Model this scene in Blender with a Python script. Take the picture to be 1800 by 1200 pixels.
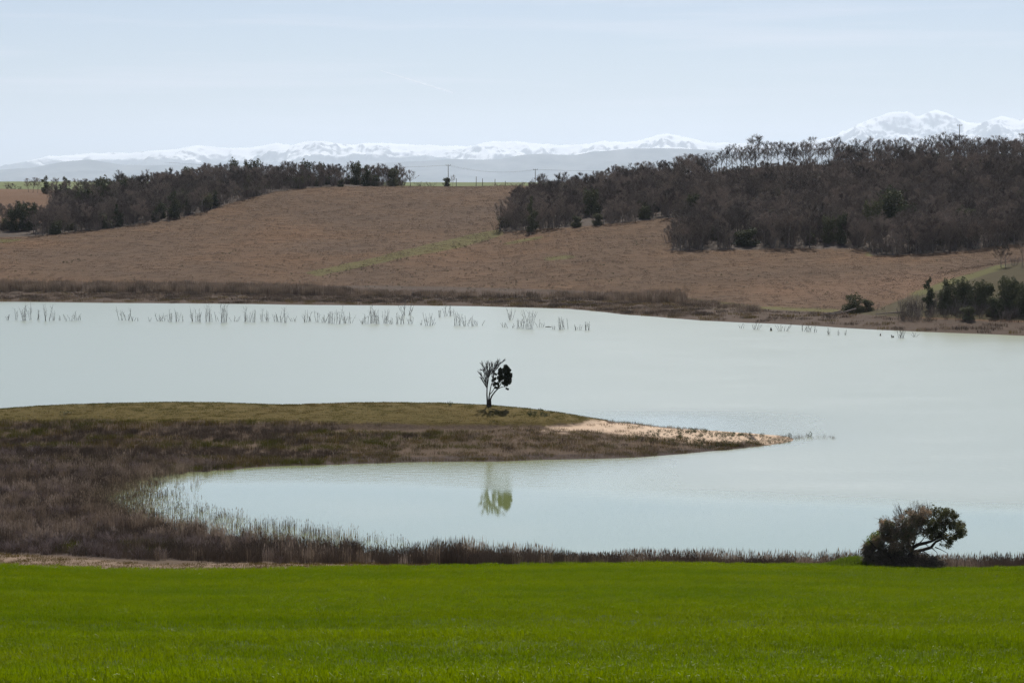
import bpy, math, random
import numpy as np
from mathutils import Vector, Matrix, noise as mnoise

# ------------------------------------------------------------------ scene, camera, light
scn = bpy.context.scene
for o in list(bpy.data.objects):
    bpy.data.objects.remove(o)
C = scn.collection
R = math.radians
rng = np.random.default_rng(7)
random.seed(7)

H = 33.1                     # camera height above the lake
F = 3500.0                   # focal length in pixels of the 1800 px wide photograph
YH = 330.0                   # row of the eye level
PITCH = math.atan((600 - YH) / F)

cam_d = bpy.data.cameras.new('camera')
cam_d.sensor_width = 36.0
cam_d.lens = 36.0 * F / 1800.0
cam_d.clip_start = 1.0
cam_d.clip_end = 400000.0
cam = bpy.data.objects.new('camera', cam_d)
cam.location = (0, 0, H)
cam.rotation_euler = (math.pi / 2 - PITCH, 0, 0)
C.objects.link(cam)
scn.camera = cam

SUN_EL, SUN_AZ = 52.0, 7.0   # degrees; azimuth clockwise from the view direction
world = bpy.data.worlds.new('World')
scn.world = world
world.use_nodes = True
wn, wl = world.node_tree.nodes, world.node_tree.links
wn.clear()
w_out = wn.new('ShaderNodeOutputWorld')
w_bg = wn.new('ShaderNodeBackground')
w_sky = wn.new('ShaderNodeTexSky')
w_sky.sky_type = 'NISHITA'
w_sky.sun_disc = False
w_sky.sun_elevation = R(SUN_EL)
w_sky.sun_rotation = R(SUN_AZ)
w_sky.altitude = 200
w_sky.air_density = 1.0
w_sky.dust_density = 0.35
w_sky.ozone_density = 5.0
w_bg.inputs['Strength'].default_value = 0.0615
# faint veils of cirrus over the whole dome
w_tc = wn.new('ShaderNodeTexCoord')
w_mp = wn.new('ShaderNodeMapping'); w_mp.inputs['Scale'].default_value = (3.0, 3.0, 55.0); w_mp.inputs['Location'].default_value = (0.7, 0.2, 1.3)
w_ns = wn.new('ShaderNodeTexNoise'); w_ns.inputs['Scale'].default_value = 1.6; w_ns.inputs['Detail'].default_value = 5; w_ns.inputs['Roughness'].default_value = 0.5
w_rp = wn.new('ShaderNodeMapRange'); w_rp.inputs[1].default_value = 0.5; w_rp.inputs[2].default_value = 0.78; w_rp.inputs[3].default_value = 0.10; w_rp.inputs[4].default_value = 0.42
w_mx = wn.new('ShaderNodeMix'); w_mx.data_type = 'RGBA'; w_mx.inputs[7].default_value = (13.5, 12.6, 13.0, 1)
wl.new(w_tc.outputs['Generated'], w_mp.inputs[0]); wl.new(w_mp.outputs[0], w_ns.inputs['Vector']); wl.new(w_ns.outputs[0], w_rp.inputs[0])
wl.new(w_rp.outputs[0], w_mx.inputs[0]); wl.new(w_sky.outputs[0], w_mx.inputs[6]); w_wb = wn.new('ShaderNodeMix'); w_wb.data_type = 'RGBA'; w_wb.blend_type = 'MULTIPLY'; w_wb.inputs[0].default_value = 1.0; w_wb.inputs[7].default_value = (1.0, 0.966, 1.0, 1)
wl.new(w_mx.outputs[2], w_wb.inputs[6]); wl.new(w_wb.outputs[2], w_bg.inputs['Color'])
wl.new(w_bg.outputs[0], w_out.inputs['Surface'])

sun_d = bpy.data.lights.new('sun', 'SUN')
sun_d.energy = 5.0
sun_d.angle = R(0.53)
sun_d.color = (1.0, 0.95, 0.87)
sun = bpy.data.objects.new('sun', sun_d)
sdir = Vector((math.sin(R(SUN_AZ)) * math.cos(R(SUN_EL)), math.cos(R(SUN_AZ)) * math.cos(R(SUN_EL)), math.sin(R(SUN_EL))))
sun.rotation_euler = sdir.to_track_quat('Z', 'Y').to_euler()
sun.location = (0, 0, 200)
C.objects.link(sun)

vs = scn.view_settings
vs.view_transform = 'Standard'
vs.look = 'None'
vs.gamma = 1.0
vs.exposure = 0.3
vs.use_curve_mapping = False
scn.cycles.use_denoising = True
scn.cycles.denoising_prefilter = 'NONE'
scn.cycles.max_bounces = 6
scn.cycles.volume_bounces = 1
scn.cycles.transparent_max_bounces = 8

# ------------------------------------------------------------------ helpers
ct, st = math.cos(PITCH), math.sin(PITCH)

def ray(px, py):
    """direction of a photograph pixel, per metre of depth (y)"""
    u = (np.asarray(px, float) - 900) / F
    v = (600 - np.asarray(py, float)) / F
    dy = v * st + ct
    return u / dy, (v * ct - st) / dy

def P(px, py, D):
    a, b = ray(px, py)
    return np.array([a * D, D, H + b * D])

def W(px, py, z=0.0):
    a, b = ray(px, py)
    D = (z - H) / b
    return np.array([a * D, D, z])

def project(x, y, z):
    x, y, z = np.asarray(x, float), np.asarray(y, float), np.asarray(z, float) - H
    f = y * ct - z * st
    up = y * st + z * ct
    f = np.maximum(f, 0.5)
    return 900 + F * x / f, 600 - F * up / f

def xat(px, D):
    """x of a photograph column at depth D, on ground of the usual height there"""
    z = 3.0 if D < 300 else (15.0 if D < 760 else 33.0)
    return (px - 900) / F * (D * ct - (z - H) * st)

def sstep(a, b, x):
    t = np.clip((np.asarray(x, float) - a) / (b - a), 0, 1)
    return t * t * (3 - 2 * t)

def _hash(ix, iy, seed):
    n = (ix.astype(np.int64) * 374761393 + iy.astype(np.int64) * 668265263 + seed * 1442695041) & 0x7fffffff
    n = ((n ^ (n >> 13)) * 1274126177) & 0x7fffffff
    n = n ^ (n >> 16)
    return (n & 0xffff) / 65535.0

def vnoise(x, y, seed=0):
    x, y = np.asarray(x, float), np.asarray(y, float)
    ix, iy = np.floor(x), np.floor(y)
    fx, fy = x - ix, y - iy
    fx = fx * fx * fx * (fx * (fx * 6 - 15) + 10)
    fy = fy * fy * fy * (fy * (fy * 6 - 15) + 10)
    a, b = _hash(ix, iy, seed), _hash(ix + 1, iy, seed)
    c, d = _hash(ix, iy + 1, seed), _hash(ix + 1, iy + 1, seed)
    return (a * (1 - fx) + b * fx) * (1 - fy) + (c * (1 - fx) + d * fx) * fy

def fbm(x, y, oct=4, seed=0):
    s, a, t = 0, 0.5, 0
    for k in range(oct):
        s = s + a * vnoise(x, y, seed + k * 17)
        t += a
        a *= 0.5
        x, y = x * 2.03 + 11.3, y * 2.03 + 5.7
    return s / t

class TPS:
    def __init__(self, pts, lam=0.0):
        p = np.array(pts, float)
        self.c = p[:, :2] / 100.0
        n = len(p)
        K = self.k(self.c[:, None, :] - self.c[None, :, :])
        K += lam * np.eye(n)
        Q = np.hstack([np.ones((n, 1)), self.c])
        A = np.zeros((n + 3, n + 3))
        A[:n, :n] = K; A[:n, n:] = Q; A[n:, :n] = Q.T
        b = np.zeros(n + 3); b[:n] = p[:, 2]
        self.w = np.linalg.solve(A, b)
    @staticmethod
    def k(d):
        r2 = (d ** 2).sum(-1)
        return 0.5 * r2 * np.log(r2 + 1e-12)
    def __call__(self, x, y):
        x, y = np.broadcast_arrays(np.asarray(x, float), np.asarray(y, float))
        sh = x.shape
        q = np.stack([x.ravel(), y.ravel()], 1) / 100.0
        out = np.empty(len(q))
        n = len(self.c)
        for i in range(0, len(q), 20000):
            s = q[i:i + 20000]
            out[i:i + 20000] = self.k(s[:, None, :] - self.c[None]) @ self.w[:n] + self.w[n] + s @ self.w[n + 1:]
        return out.reshape(sh)

def in_poly(px, py, poly):
    px, py = np.asarray(px, float), np.asarray(py, float)
    ins = np.zeros(px.shape, bool)
    n = len(poly)
    j = n - 1
    for i in range(n):
        xi, yi = poly[i]; xj, yj = poly[j]
        c = ((yi > py) != (yj > py)) & (px < (xj - xi) * (py - yi) / ((yj - yi) + 1e-12) + xi)
        ins ^= c
        j = i
    return ins

def pinterp(x, pts):
    a = np.array(pts, float)
    return np.interp(x, a[:, 0], a[:, 1])

def tag(o, label=None, cat=None, group=None, kind=None):
    if label: o['label'] = label
    if cat: o['category'] = cat
    if group: o['group'] = group
    if kind: o['kind'] = kind
    return o

def link(name, me, parent=None, loc=None):
    o = bpy.data.objects.new(name, me)
    C.objects.link(o)
    if parent is not None: o.parent = parent
    if loc is not None: o.location = loc
    return o

def empty(name, loc, rz=0.0, s=1.0):
    o = bpy.data.objects.new(name, None)
    o.empty_display_size = 0.5
    o.location = loc
    o.rotation_euler = (0, 0, rz)
    o.scale = (s, s, s) if not isinstance(s, (tuple, list)) else s
    C.objects.link(o)
    return o

def mesh(name, verts, faces, mat, smooth=False):
    me = bpy.data.meshes.new(name)
    me.from_pydata([tuple(v) for v in verts], [], faces)
    if isinstance(mat, (list, tuple)):
        for m in mat: me.materials.append(m)
    else:
        me.materials.append(mat)
    if smooth:
        me.polygons.foreach_set('use_smooth', [True] * len(me.polygons))
    me.update()
    return me

def grid_mesh(name, X, Y, Z, mat, attrs=None, smooth=True):
    n, m = X.shape
    co = np.stack([X, Y, Z], -1).reshape(-1, 3).astype(np.float32)
    idx = np.arange(n * m).reshape(n, m)
    q = np.stack([idx[:-1, :-1], idx[:-1, 1:], idx[1:, 1:], idx[1:, :-1]], -1).reshape(-1, 4)
    me = bpy.data.meshes.new(name)
    me.vertices.add(len(co)); me.vertices.foreach_set('co', co.ravel())
    me.loops.add(q.size); me.loops.foreach_set('vertex_index', q.ravel().astype(np.int32))
    me.polygons.add(len(q))
    me.polygons.foreach_set('loop_start', np.arange(0, q.size, 4, dtype=np.int32))
    me.polygons.foreach_set('loop_total', np.full(len(q), 4, dtype=np.int32))
    me.update(calc_edges=True)
    if smooth:
        me.polygons.foreach_set('use_smooth', [True] * len(q))
    for k, a in (attrs or {}).items():
        at = me.attributes.new(k, 'FLOAT', 'POINT')
        at.data.foreach_set('value', np.asarray(a, np.float32).ravel())
    me.materials.append(mat)
    return me

class MB:
    """collects tubes, leaves and blades as one mesh"""
    def __init__(self):
        self.v, self.f, self.n = [], [], 0
    def add(self, verts, faces):
        self.v.append(np.asarray(verts, float))
        self.f.extend([tuple(int(i) + self.n for i in fc) for fc in faces])
        self.n += len(verts)
    def tube(self, pts, rad, sides=5, cap=True):
        pts = [Vector(p) for p in pts]
        vs_, fs = [], []
        n = len(pts)
        ref = Vector((0.31, 0.93, 0.2)).normalized()
        for i, p in enumerate(pts):
            d = (pts[min(i + 1, n - 1)] - pts[max(i - 1, 0)])
            d = d.normalized() if d.length > 1e-9 else Vector((0, 0, 1))
            a = d.cross(ref)
            if a.length < 1e-3: a = d.cross(Vector((1, 0, 0)))
            a.normalize(); b = d.cross(a)
            for k in range(sides):
                t = 2 * math.pi * k / sides
                vs_.append(p + (a * math.cos(t) + b * math.sin(t)) * rad[i])
        for i in range(n - 1):
            for k in range(sides):
                k2 = (k + 1) % sides
                fs.append((i * sides + k, i * sides + k2, (i + 1) * sides + k2, (i + 1) * sides + k))
        if cap:
            fs.append(tuple(range((n - 1) * sides, n * sides)))
            fs.append(tuple(reversed(range(sides))))
        self.add([tuple(v) for v in vs_], fs)
    def leaves(self, cen, size, nrm=None, aspect=0.6, seed=0):
        """many small four-sided leaves at the given centres"""
        r = np.random.default_rng(seed)
        cen = np.asarray(cen, float); n = len(cen)
        if n == 0: return
        a = r.normal(size=(n, 3)); a /= np.linalg.norm(a, axis=1)[:, None]
        b = r.normal(size=(n, 3)); b -= (a * b).sum(1)[:, None] * a; b /= np.linalg.norm(b, axis=1)[:, None]
        s = (np.asarray(size) * r.uniform(0.6, 1.35, n))[:, None]
        q = np.stack([cen - a * s * 0.5, cen + b * s * aspect * 0.5, cen + a * s * 0.5, cen - b * s * aspect * 0.5], 1).reshape(-1, 3)
        i0 = self.n + np.arange(n) * 4
        self.v.append(q); self.n += 4 * n
        self.f.extend([(int(i), int(i) + 1, int(i) + 2, int(i) + 3) for i in i0])
    def build(self, name, mat, smooth=False):
        v = np.concatenate(self.v) if self.v else np.zeros((0, 3))
        return mesh(name, v, self.f, mat, smooth)

# ------------------------------------------------------------------ materials
def mat_base(name):
    m = bpy.data.materials.new(name)
    m.use_nodes = True
    nt = m.node_tree
    nt.nodes.clear()
    out = nt.nodes.new('ShaderNodeOutputMaterial')
    return m, nt, out

def nnode(nt, typ, **kw):
    n = nt.nodes.new(typ)
    for k, v in kw.items():
        if k in n.inputs: n.inputs[k].default_value = v
        else: setattr(n, k, v)
    return n

def noise_node(nt, scale, detail=4, rough=0.55, vec=None, dist=0.0):
    n = nt.nodes.new('ShaderNodeTexNoise')
    n.inputs['Scale'].default_value = scale
    n.inputs['Detail'].default_value = detail
    n.inputs['Roughness'].default_value = rough
    n.inputs['Distortion'].default_value = dist
    if vec is not None: nt.links.new(vec, n.inputs['Vector'])
    return n

def ramp(nt, fac, stops):
    r = nt.nodes.new('ShaderNodeValToRGB')
    el = r.color_ramp.elements
    while len(el) > 1: el.remove(el[-1])
    el[0].position, el[0].color = stops[0][0], (*stops[0][1], 1) if len(stops[0][1]) == 3 else stops[0][1]
    for p, c in stops[1:]:
        e = el.new(p); e.color = (*c, 1)
    nt.links.new(fac, r.inputs[0])
    return r

def mix(nt, fac, a, b, blend='MIX'):
    m = nt.nodes.new('ShaderNodeMix')
    m.data_type = 'RGBA'; m.blend_type = blend
    for sock, val in ((m.inputs[0], fac), (m.inputs[6], a), (m.inputs[7], b)):
        if hasattr(val, 'is_linked'): nt.links.new(val, sock)
        elif isinstance(val, (int, float)): sock.default_value = val
        else: sock.default_value = (*val, 1)
    return m.outputs[2]

def math_(nt, op, a, b=None, clamp=False):
    m = nt.nodes.new('ShaderNodeMath'); m.operation = op; m.use_clamp = clamp
    for s, v in ((m.inputs[0], a), (m.inputs[1], b)):
        if v is None: continue
        if hasattr(v, 'is_linked'): nt.links.new(v, s)
        else: s.default_value = v
    return m.outputs[0]

def attr(nt, name):
    a = nt.nodes.new('ShaderNodeAttribute'); a.attribute_name = name
    return a.outputs['Fac']

def geo_pos(nt):
    return nt.nodes.new('ShaderNodeNewGeometry').outputs['Position']

def scaled(nt, vec, s):
    m = nt.nodes.new('ShaderNodeMapping')
    m.inputs['Scale'].default_value = s
    nt.links.new(vec, m.inputs['Vector'])
    return m.outputs[0]

def plain_mat(name, c0, c1, scale=3.0, rough=0.9, transl=0.0, tcol=None, spec=0.2, objrand=0.25):
    """rough matter whose colour wanders between two tones"""
    m, nt, out = mat_base(name)
    L = nt.links.new
    n = noise_node(nt, scale, 3, vec=geo_pos(nt))
    oi = nt.nodes.new('ShaderNodeObjectInfo')
    f = math_(nt, 'ADD', math_(nt, 'MULTIPLY', math_(nt, 'SUBTRACT', n.outputs[0], 0.5), 1.6), 0.5)
    f = math_(nt, 'ADD', f, math_(nt, 'MULTIPLY', math_(nt, 'SUBTRACT', oi.outputs['Random'], 0.5), objrand * 2), True)
    col = mix(nt, f, c0, c1)
    b = nnode(nt, 'ShaderNodeBsdfPrincipled')
    b.inputs['Roughness'].default_value = rough
    b.inputs['Specular IOR Level'].default_value = spec
    L(col, b.inputs['Base Color'])
    sh = b.outputs[0]
    if transl > 0:
        t = nt.nodes.new('ShaderNodeBsdfTranslucent')
        if tcol: t.inputs[0].default_value = (*tcol, 1)
        else: L(col, t.inputs[0])
        ms = nt.nodes.new('ShaderNodeMixShader'); ms.inputs[0].default_value = transl
        L(sh, ms.inputs[1]); L(t.outputs[0], ms.inputs[2]); sh = ms.outputs[0]
    L(sh, out.inputs[0])
    return m

M = {}
M['bark'] = plain_mat('bark', (0.11, 0.092, 0.076), (0.26, 0.218, 0.182), 1.5)
M['twig'] = plain_mat('twig', (0.088, 0.073, 0.060), (0.27, 0.22, 0.178), 0.15, objrand=0.6)
M['dark_bark'] = plain_mat('dark_bark', (0.035, 0.028, 0.024), (0.07, 0.055, 0.045), 2.0)
M['wet_wood'] = plain_mat('wet_wood', (0.05, 0.046, 0.04), (0.13, 0.118, 0.103), 2.0)
M['evergreen'] = plain_mat('evergreen_leaf', (0.046, 0.054, 0.027), (0.12, 0.122, 0.064), 0.5, 0.75, 0.2, None, 0.1, 0.35)
M['tree_leaf'] = plain_mat('dark_leaf', (0.016, 0.022, 0.010), (0.035, 0.040, 0.018), 1.0, 0.65, 0.08, None, 0.3)
M['shrub_leaf'] = plain_mat('shrub_leaf', (0.075, 0.080, 0.034), (0.21, 0.20, 0.090), 0.9, 0.55, 0.4, None, 0.25)
M['dry_leaf'] = plain_mat('dry_leaf', (0.20, 0.148, 0.095), (0.48, 0.35, 0.235), 1.1, 0.7, 0.5)
M['fresh_leaf'] = plain_mat('fresh_leaf', (0.075, 0.13, 0.008), (0.15, 0.20, 0.02), 1.5, 0.7, 0.5, None, .05)
M['blossom'] = plain_mat('blossom', (0.45, 0.40, 0.34), (0.7, 0.66, 0.6), 3, 0.8, 0.3)
M['reed'] = plain_mat('reed_stem', (0.120, 0.090, 0.064), (0.29, 0.22, 0.155), 0.25, 0.85, 0.25, None, 0.2, 0.45)
M['reed_dark'] = plain_mat('reed_dark_stem', (0.060, 0.045, 0.033), (0.135, 0.10, 0.072), 0.25, 0.85, 0.15, None, 0.2, 0.4)
M['reed_pale'] = plain_mat('reed_pale_stem', (0.19, 0.145, 0.11), (0.34, 0.27, 0.21), 0.3, 0.8, 0.3, None, 0.2, 0.4)
M['dry_grass'] = plain_mat('dry_grass', (0.070, 0.054, 0.012), (0.14, 0.098, 0.028), 0.12, 0.8, 0.35, None, 0.2, 0.4)
M['olive_grass'] = plain_mat('olive_grass', (0.056, 0.058, 0.008), (0.095, 0.086, 0.016), 0.12, 0.8, 0.35, None, 0.2, 0.4)
M['concrete'] = plain_mat('pole_concrete', (0.26, 0.25, 0.24), (0.36, 0.35, 0.33), 2.0)
M['iron'] = plain_mat('dark_iron', (0.05, 0.05, 0.05), (0.09, 0.085, 0.08), 4.0, 0.6)
M['post'] = plain_mat('post_wood', (0.06, 0.05, 0.042), (0.11, 0.095, 0.08), 4.0)
M['weed'] = plain_mat('weed_leaf', (0.03, 0.042, 0.014), (0.06, 0.075, 0.025), 0.4, 0.7, 0.2)
M['bramble'] = plain_mat('bramble_leaf', (0.055, 0.048, 0.030), (0.14, 0.115, 0.07), 0.9, 0.7, 0.3)

def wheat_mat(name, spec):
    m, nt, out = mat_base(name)
    L = nt.links.new
    pos = geo_pos(nt)
    n = noise_node(nt, 0.16, 4, vec=scaled(nt, pos, (0.3, 1, 1)))
    oi = nt.nodes.new('ShaderNodeObjectInfo')
    f = math_(nt, 'ADD', math_(nt, 'MULTIPLY', math_(nt, 'SUBTRACT', n.outputs[0], 0.32), 2.2), math_(nt, 'MULTIPLY', math_(nt, 'SUBTRACT', oi.outputs['Random'], 0.5), 0.35), True)
    col = mix(nt, f, (0.082, 0.122, 0.0003), (0.142, 0.176, 0.0004))
    b = nnode(nt, 'ShaderNodeBsdfPrincipled')
    b.inputs['Roughness'].default_value = 0.40
    b.inputs['Specular IOR Level'].default_value = spec
    L(col, b.inputs['Base Color'])
    t = nt.nodes.new('ShaderNodeBsdfTranslucent')
    L(mix(nt, f, (0.142, 0.222, 0.0001), (0.226, 0.288, 0.0001)), t.inputs[0])
    ms = nt.nodes.new('ShaderNodeMixShader'); ms.inputs[0].default_value = 0.42
    L(b.outputs[0], ms.inputs[1]); L(t.outputs[0], ms.inputs[2])
    L(ms.outputs[0], out.inputs[0])
    return m
M['wheat'] = wheat_mat('wheat_blade', 0.03)
M['wheat_waxy'] = wheat_mat('waxy_wheat_blade', 0.35)

def soil_mat():
    """the far bank: ploughed earth with wood floor, grass, bank and meadow by mask"""
    m, nt, out = mat_base('far_bank_ground')
    L = nt.links.new
    pos = geo_pos(nt)
    big = noise_node(nt, 0.018, 5, 0.6, pos)
    mid = noise_node(nt, 0.16, 5, 0.65, scaled(nt, pos, (0.5, 1.0, 1.0)))
    fine = noise_node(nt, 0.9, 4, 0.7, scaled(nt, pos, (0.8, 1, 1)))
    c = ramp(nt, big.outputs[0], [(0.3, (0.073, 0.047, 0.029)), (0.5, (0.087, 0.054, 0.031)), (0.68, (0.104, 0.059, 0.030))]).outputs[0]
    v = ramp(nt, mid.outputs[0], [(0.25, (0.88, 0.87, 0.87)), (0.75, (1.1, 1.1, 1.1))]).outputs[0]
    c = mix(nt, 1.0, c, v, 'MULTIPLY')
    v2 = ramp(nt, fine.outputs[0], [(0.25, (0.72, 0.71, 0.70)), (0.5, (0.98, 0.98, 0.98)), (0.8, (1.26, 1.26, 1.27))]).outputs[0]
    c = mix(nt, 0.8, c, v2, 'MULTIPLY')
    fur = noise_node(nt, 0.5, 3, 0.6, scaled(nt, pos, (0.06, 1.0, 0.5)))
    c = mix(nt, 0.6, c, ramp(nt, fur.outputs[0], [(0.3, (0.75, 0.74, 0.73)), (0.7, (1.22, 1.22, 1.22))]).outputs[0], 'MULTIPLY')
    c = mix(nt, math_(nt, 'MULTIPLY', attr(nt, 'red'), 0.4), c, (0.17, 0.095, 0.055))
    gn = math_(nt, 'ADD', math_(nt, 'MULTIPLY', math_(nt, 'SUBTRACT', mid.outputs[0], 0.5), 1.8), 0.0)
    def masked(c, name, col, amt=1.0):
        a = math_(nt, 'ADD', attr(nt, name), math_(nt, 'MULTIPLY', gn, 0.8))
        a = math_(nt, 'MULTIPLY', math_(nt, 'SUBTRACT', a, 0.28), 2.2, True)
        a = math_(nt, 'MULTIPLY', a, math_(nt, 'GREATER_THAN', attr(nt, name), 0.02))
        return mix(nt, math_(nt, 'MULTIPLY', a, amt), c, col)
    meadow = mix(nt, noise_node(nt, 0.07, 4, 0.6, scaled(nt, pos, (0.4, 1, 1))).outputs[0], (0.036, 0.031, 0.012), (0.062, 0.048, 0.024))
    c = masked(c, 'meadow', meadow)
    c = masked(c, 'grass', (0.088, 0.086, 0.026), 0.7)
    bank = mix(nt, mid.outputs[0], (0.046, 0.033, 0.025), (0.088, 0.062, 0.044))
    bank = mix(nt, 0.8, bank, v2, 'MULTIPLY')
    c = masked(c, 'bank', bank)
    c = masked(c, 'wood', mix(nt, mid.outputs[0], (0.045, 0.035, 0.03), (0.085, 0.068, 0.055)))
    b = nnode(nt, 'ShaderNodeBsdfPrincipled')
    b.inputs['Roughness'].default_value = 0.95
    b.inputs['Specular IOR Level'].default_value = 0.1
    bp = nt.nodes.new('ShaderNodeBump')
    bp.inputs['Strength'].default_value = 0.4
    bp.inputs['Distance'].default_value = 0.35
    L(fine.outputs[0], bp.inputs['Height'])
    L(bp.outputs[0], b.inputs['Normal'])
    L(c, b.inputs['Base Color'])
    L(b.outputs[0], out.inputs[0])
    return m
M['soil'] = soil_mat()

def shore_mat():
    """near bank and peninsula"""
    m, nt, out = mat_base('shore_ground')
    L = nt.links.new
    pos = geo_pos(nt)
    mid = noise_node(nt, 0.35, 5, 0.65, scaled(nt, pos, (0.45, 1, 1)))
    fine = noise_node(nt, 2.6, 4, 0.7, pos)
    big = noise_node(nt, 0.06, 4, 0.6, pos)
    base = mix(nt, mid.outputs[0], (0.055, 0.040, 0.028), (0.12, 0.083, 0.056))
    grass = mix(nt, math_(nt, 'ADD', math_(nt, 'MULTIPLY', big.outputs[0], 0.6), math_(nt, 'MULTIPLY', mid.outputs[0], 0.4)), (0.056, 0.048, 0.010), (0.115, 0.080, 0.026))
    sand = mix(nt, mid.outputs[0], (0.33, 0.235, 0.16), (0.55, 0.43, 0.32))
    mud = mix(nt, mid.outputs[0], (0.035, 0.026, 0.022), (0.075, 0.055, 0.045))
    track = mix(nt, mid.outputs[0], (0.115, 0.082, 0.057), (0.21, 0.152, 0.107))
    gn = math_(nt, 'MULTIPLY', math_(nt, 'SUBTRACT', mid.outputs[0], 0.5), 1.5)
    c = base
    for name, col in (('grass', grass), ('sand', sand), ('track', track), ('mud', mud)):
        a = math_(nt, 'ADD', attr(nt, name), gn)
        a = math_(nt, 'MULTIPLY', math_(nt, 'SUBTRACT', a, 0.3), 2.4, True)
        a = math_(nt, 'MULTIPLY', a, math_(nt, 'GREATER_THAN', attr(nt, name), 0.03))
        c = mix(nt, a, c, col)
    v2 = ramp(nt, fine.outputs[0], [(0.25, (0.6, 0.6, 0.6)), (0.75, (1.35, 1.35, 1.35))]).outputs[0]
    c = mix(nt, 0.7, c, v2, 'MULTIPLY')
    b = nnode(nt, 'ShaderNodeBsdfPrincipled')
    b.inputs['Roughness'].default_value = 0.95
    b.inputs['Specular IOR Level'].default_value = 0.1
    bp = nt.nodes.new('ShaderNodeBump')
    bp.inputs['Strength'].default_value = 0.7
    bp.inputs['Distance'].default_value = 0.12
    L(fine.outputs[0], bp.inputs['Height'])
    L(bp.outputs[0], b.inputs['Normal'])
    L(c, b.inputs['Base Color'])
    L(b.outputs[0], out.inputs[0])
    return m
M['shore'] = shore_mat()
M['field_soil'] = plain_mat('field_soil', (0.035, 0.055, 0.006), (0.05, 0.075, 0.010), 2.0, 0.95)
M['plain'] = plain_mat('plain_ground', (0.07, 0.09, 0.03), (0.11, 0.13, 0.045), 0.004, 0.95)
M['valley'] = plain_mat('valley_ground', (0.09, 0.075, 0.05), (0.12, 0.11, 0.06), 0.01, 0.95)

def water_mat():
    m, nt, out = mat_base('lake_water')
    L = nt.links.new
    pos = geo_pos(nt)
    calm = attr(nt, 'calm')
    n1 = noise_node(nt, 1.1, 3, 0.6, scaled(nt, pos, (0.6, 1, 1)))
    n2 = noise_node(nt, 0.09, 4, 0.6, scaled(nt, pos, (0.35, 1.2, 1)))
    rough = math_(nt, 'ADD', math_(nt, 'MULTIPLY', math_(nt, 'SUBTRACT', 1.0, calm), 0.30), 0.045)
    rough = math_(nt, 'ADD', rough, math_(nt, 'MULTIPLY', math_(nt, 'MULTIPLY', math_(nt, 'SUBTRACT', n2.outputs[0], 0.5), 0.12), math_(nt, 'SUBTRACT', 1.0, calm)))
    bp = nt.nodes.new('ShaderNodeBump')
    L(math_(nt, 'ADD', math_(nt, 'MULTIPLY', math_(nt, 'SUBTRACT', 1.0, calm), 0.34), 0.006), bp.inputs['Strength'])
    bp.inputs['Distance'].default_value = 0.25
    L(n1.outputs[0], bp.inputs['Height'])
    g = nt.nodes.new('ShaderNodeBsdfGlossy'); g.distribution = 'BECKMANN'
    L(rough, g.inputs['Roughness']); L(bp.outputs[0], g.inputs['Normal'])
    g.inputs[0].default_value = (1, 1, 1, 1)
    g2 = nt.nodes.new('ShaderNodeBsdfGlossy'); g2.distribution = 'GGX'
    g2.inputs['Roughness'].default_value = 0.32
    gm = nt.nodes.new('ShaderNodeMixShader')
    L(math_(nt, 'MULTIPLY', math_(nt, 'SUBTRACT', 1.0, calm), math_(nt, 'ADD', 0.17, math_(nt, 'MULTIPLY', n2.outputs[0], 0.08))), gm.inputs[0])
    L(g.outputs[0], gm.inputs[1]); L(g2.outputs[0], gm.inputs[2]); g = gm
    d = nt.nodes.new('ShaderNodeBsdfDiffuse')
    d.inputs[0].default_value = (0.235, 0.282, 0.115, 1)
    fr = nt.nodes.new('ShaderNodeFresnel')
    fr.inputs[0].default_value = 1.36
    f = math_(nt, 'ADD', math_(nt, 'MULTIPLY', fr.outputs[0], 1.0), 0.27, True)
    f = math_(nt, 'MINIMUM', f, math_(nt, 'ADD', 0.69, math_(nt, 'MULTIPLY', calm, 0.12)))
    ms = nt.nodes.new('ShaderNodeMixShader')
    L(f, ms.inputs[0]); L(d.outputs[0], ms.inputs[1]); L(g.outputs[0], ms.inputs[2])
    L(ms.outputs[0], out.inputs[0])
    return m
M['water'] = water_mat()

def mountain_mat():
    m, nt, out = mat_base('snow_and_rock')
    L = nt.links.new
    mpos = geo_pos(nt)
    rock = mix(nt, ramp(nt, noise_node(nt, 0.0011, 6, 0.65, scaled(nt, mpos, (1, .6, 1.6))).outputs[0], [(0.35, (0, 0, 0)), (0.65, (1, 1, 1))]).outputs[0], (0.035, 0.042, 0.05), (0.15, 0.15, 0.15))
    c = mix(nt, attr(nt, 'snow'), rock, (0.93, 0.93, 0.93))
    b = nnode(nt, 'ShaderNodeBsdfDiffuse')
    L(c, b.inputs[0])
    L(b.outputs[0], out.inputs[0])
    return m
M['mountain'] = mountain_mat()

# ------------------------------------------------------------------ terrain functions
# wheat hill: height by depth, with the lie of the field's lower edge
EDGE_PX = [(-900, 985), (-300, 986), (0, 991), (120, 996), (280, 1002), (450, 1000), (600, 996), (800, 994), (1000, 991), (1200, 989), (1400, 990), (1500, 992), (1640, 996), (1800, 994), (2400, 994)]
def wheat_edge(x):
    """depth of the field's lower edge"""
    px = 900 + F * np.asarray(x, float) / 155.0
    return 155.0 + 2.5 * np.sin(px / 420.0)

prof = []
for py, D in ((1200, 50), (1150, 62.5), (1100, 79), (1050, 104), (1020, 128), (995, 155)):
    p = P(900, py, D); prof.append((D, p[2]))
prof = [(-400, 36.0), (-150, 35.0), (-40, 33.2), (0, 31.4), (25, 26.6)] + prof + [(175, 0.3), (200, -3.6)]
pa = np.array(prof)
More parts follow.
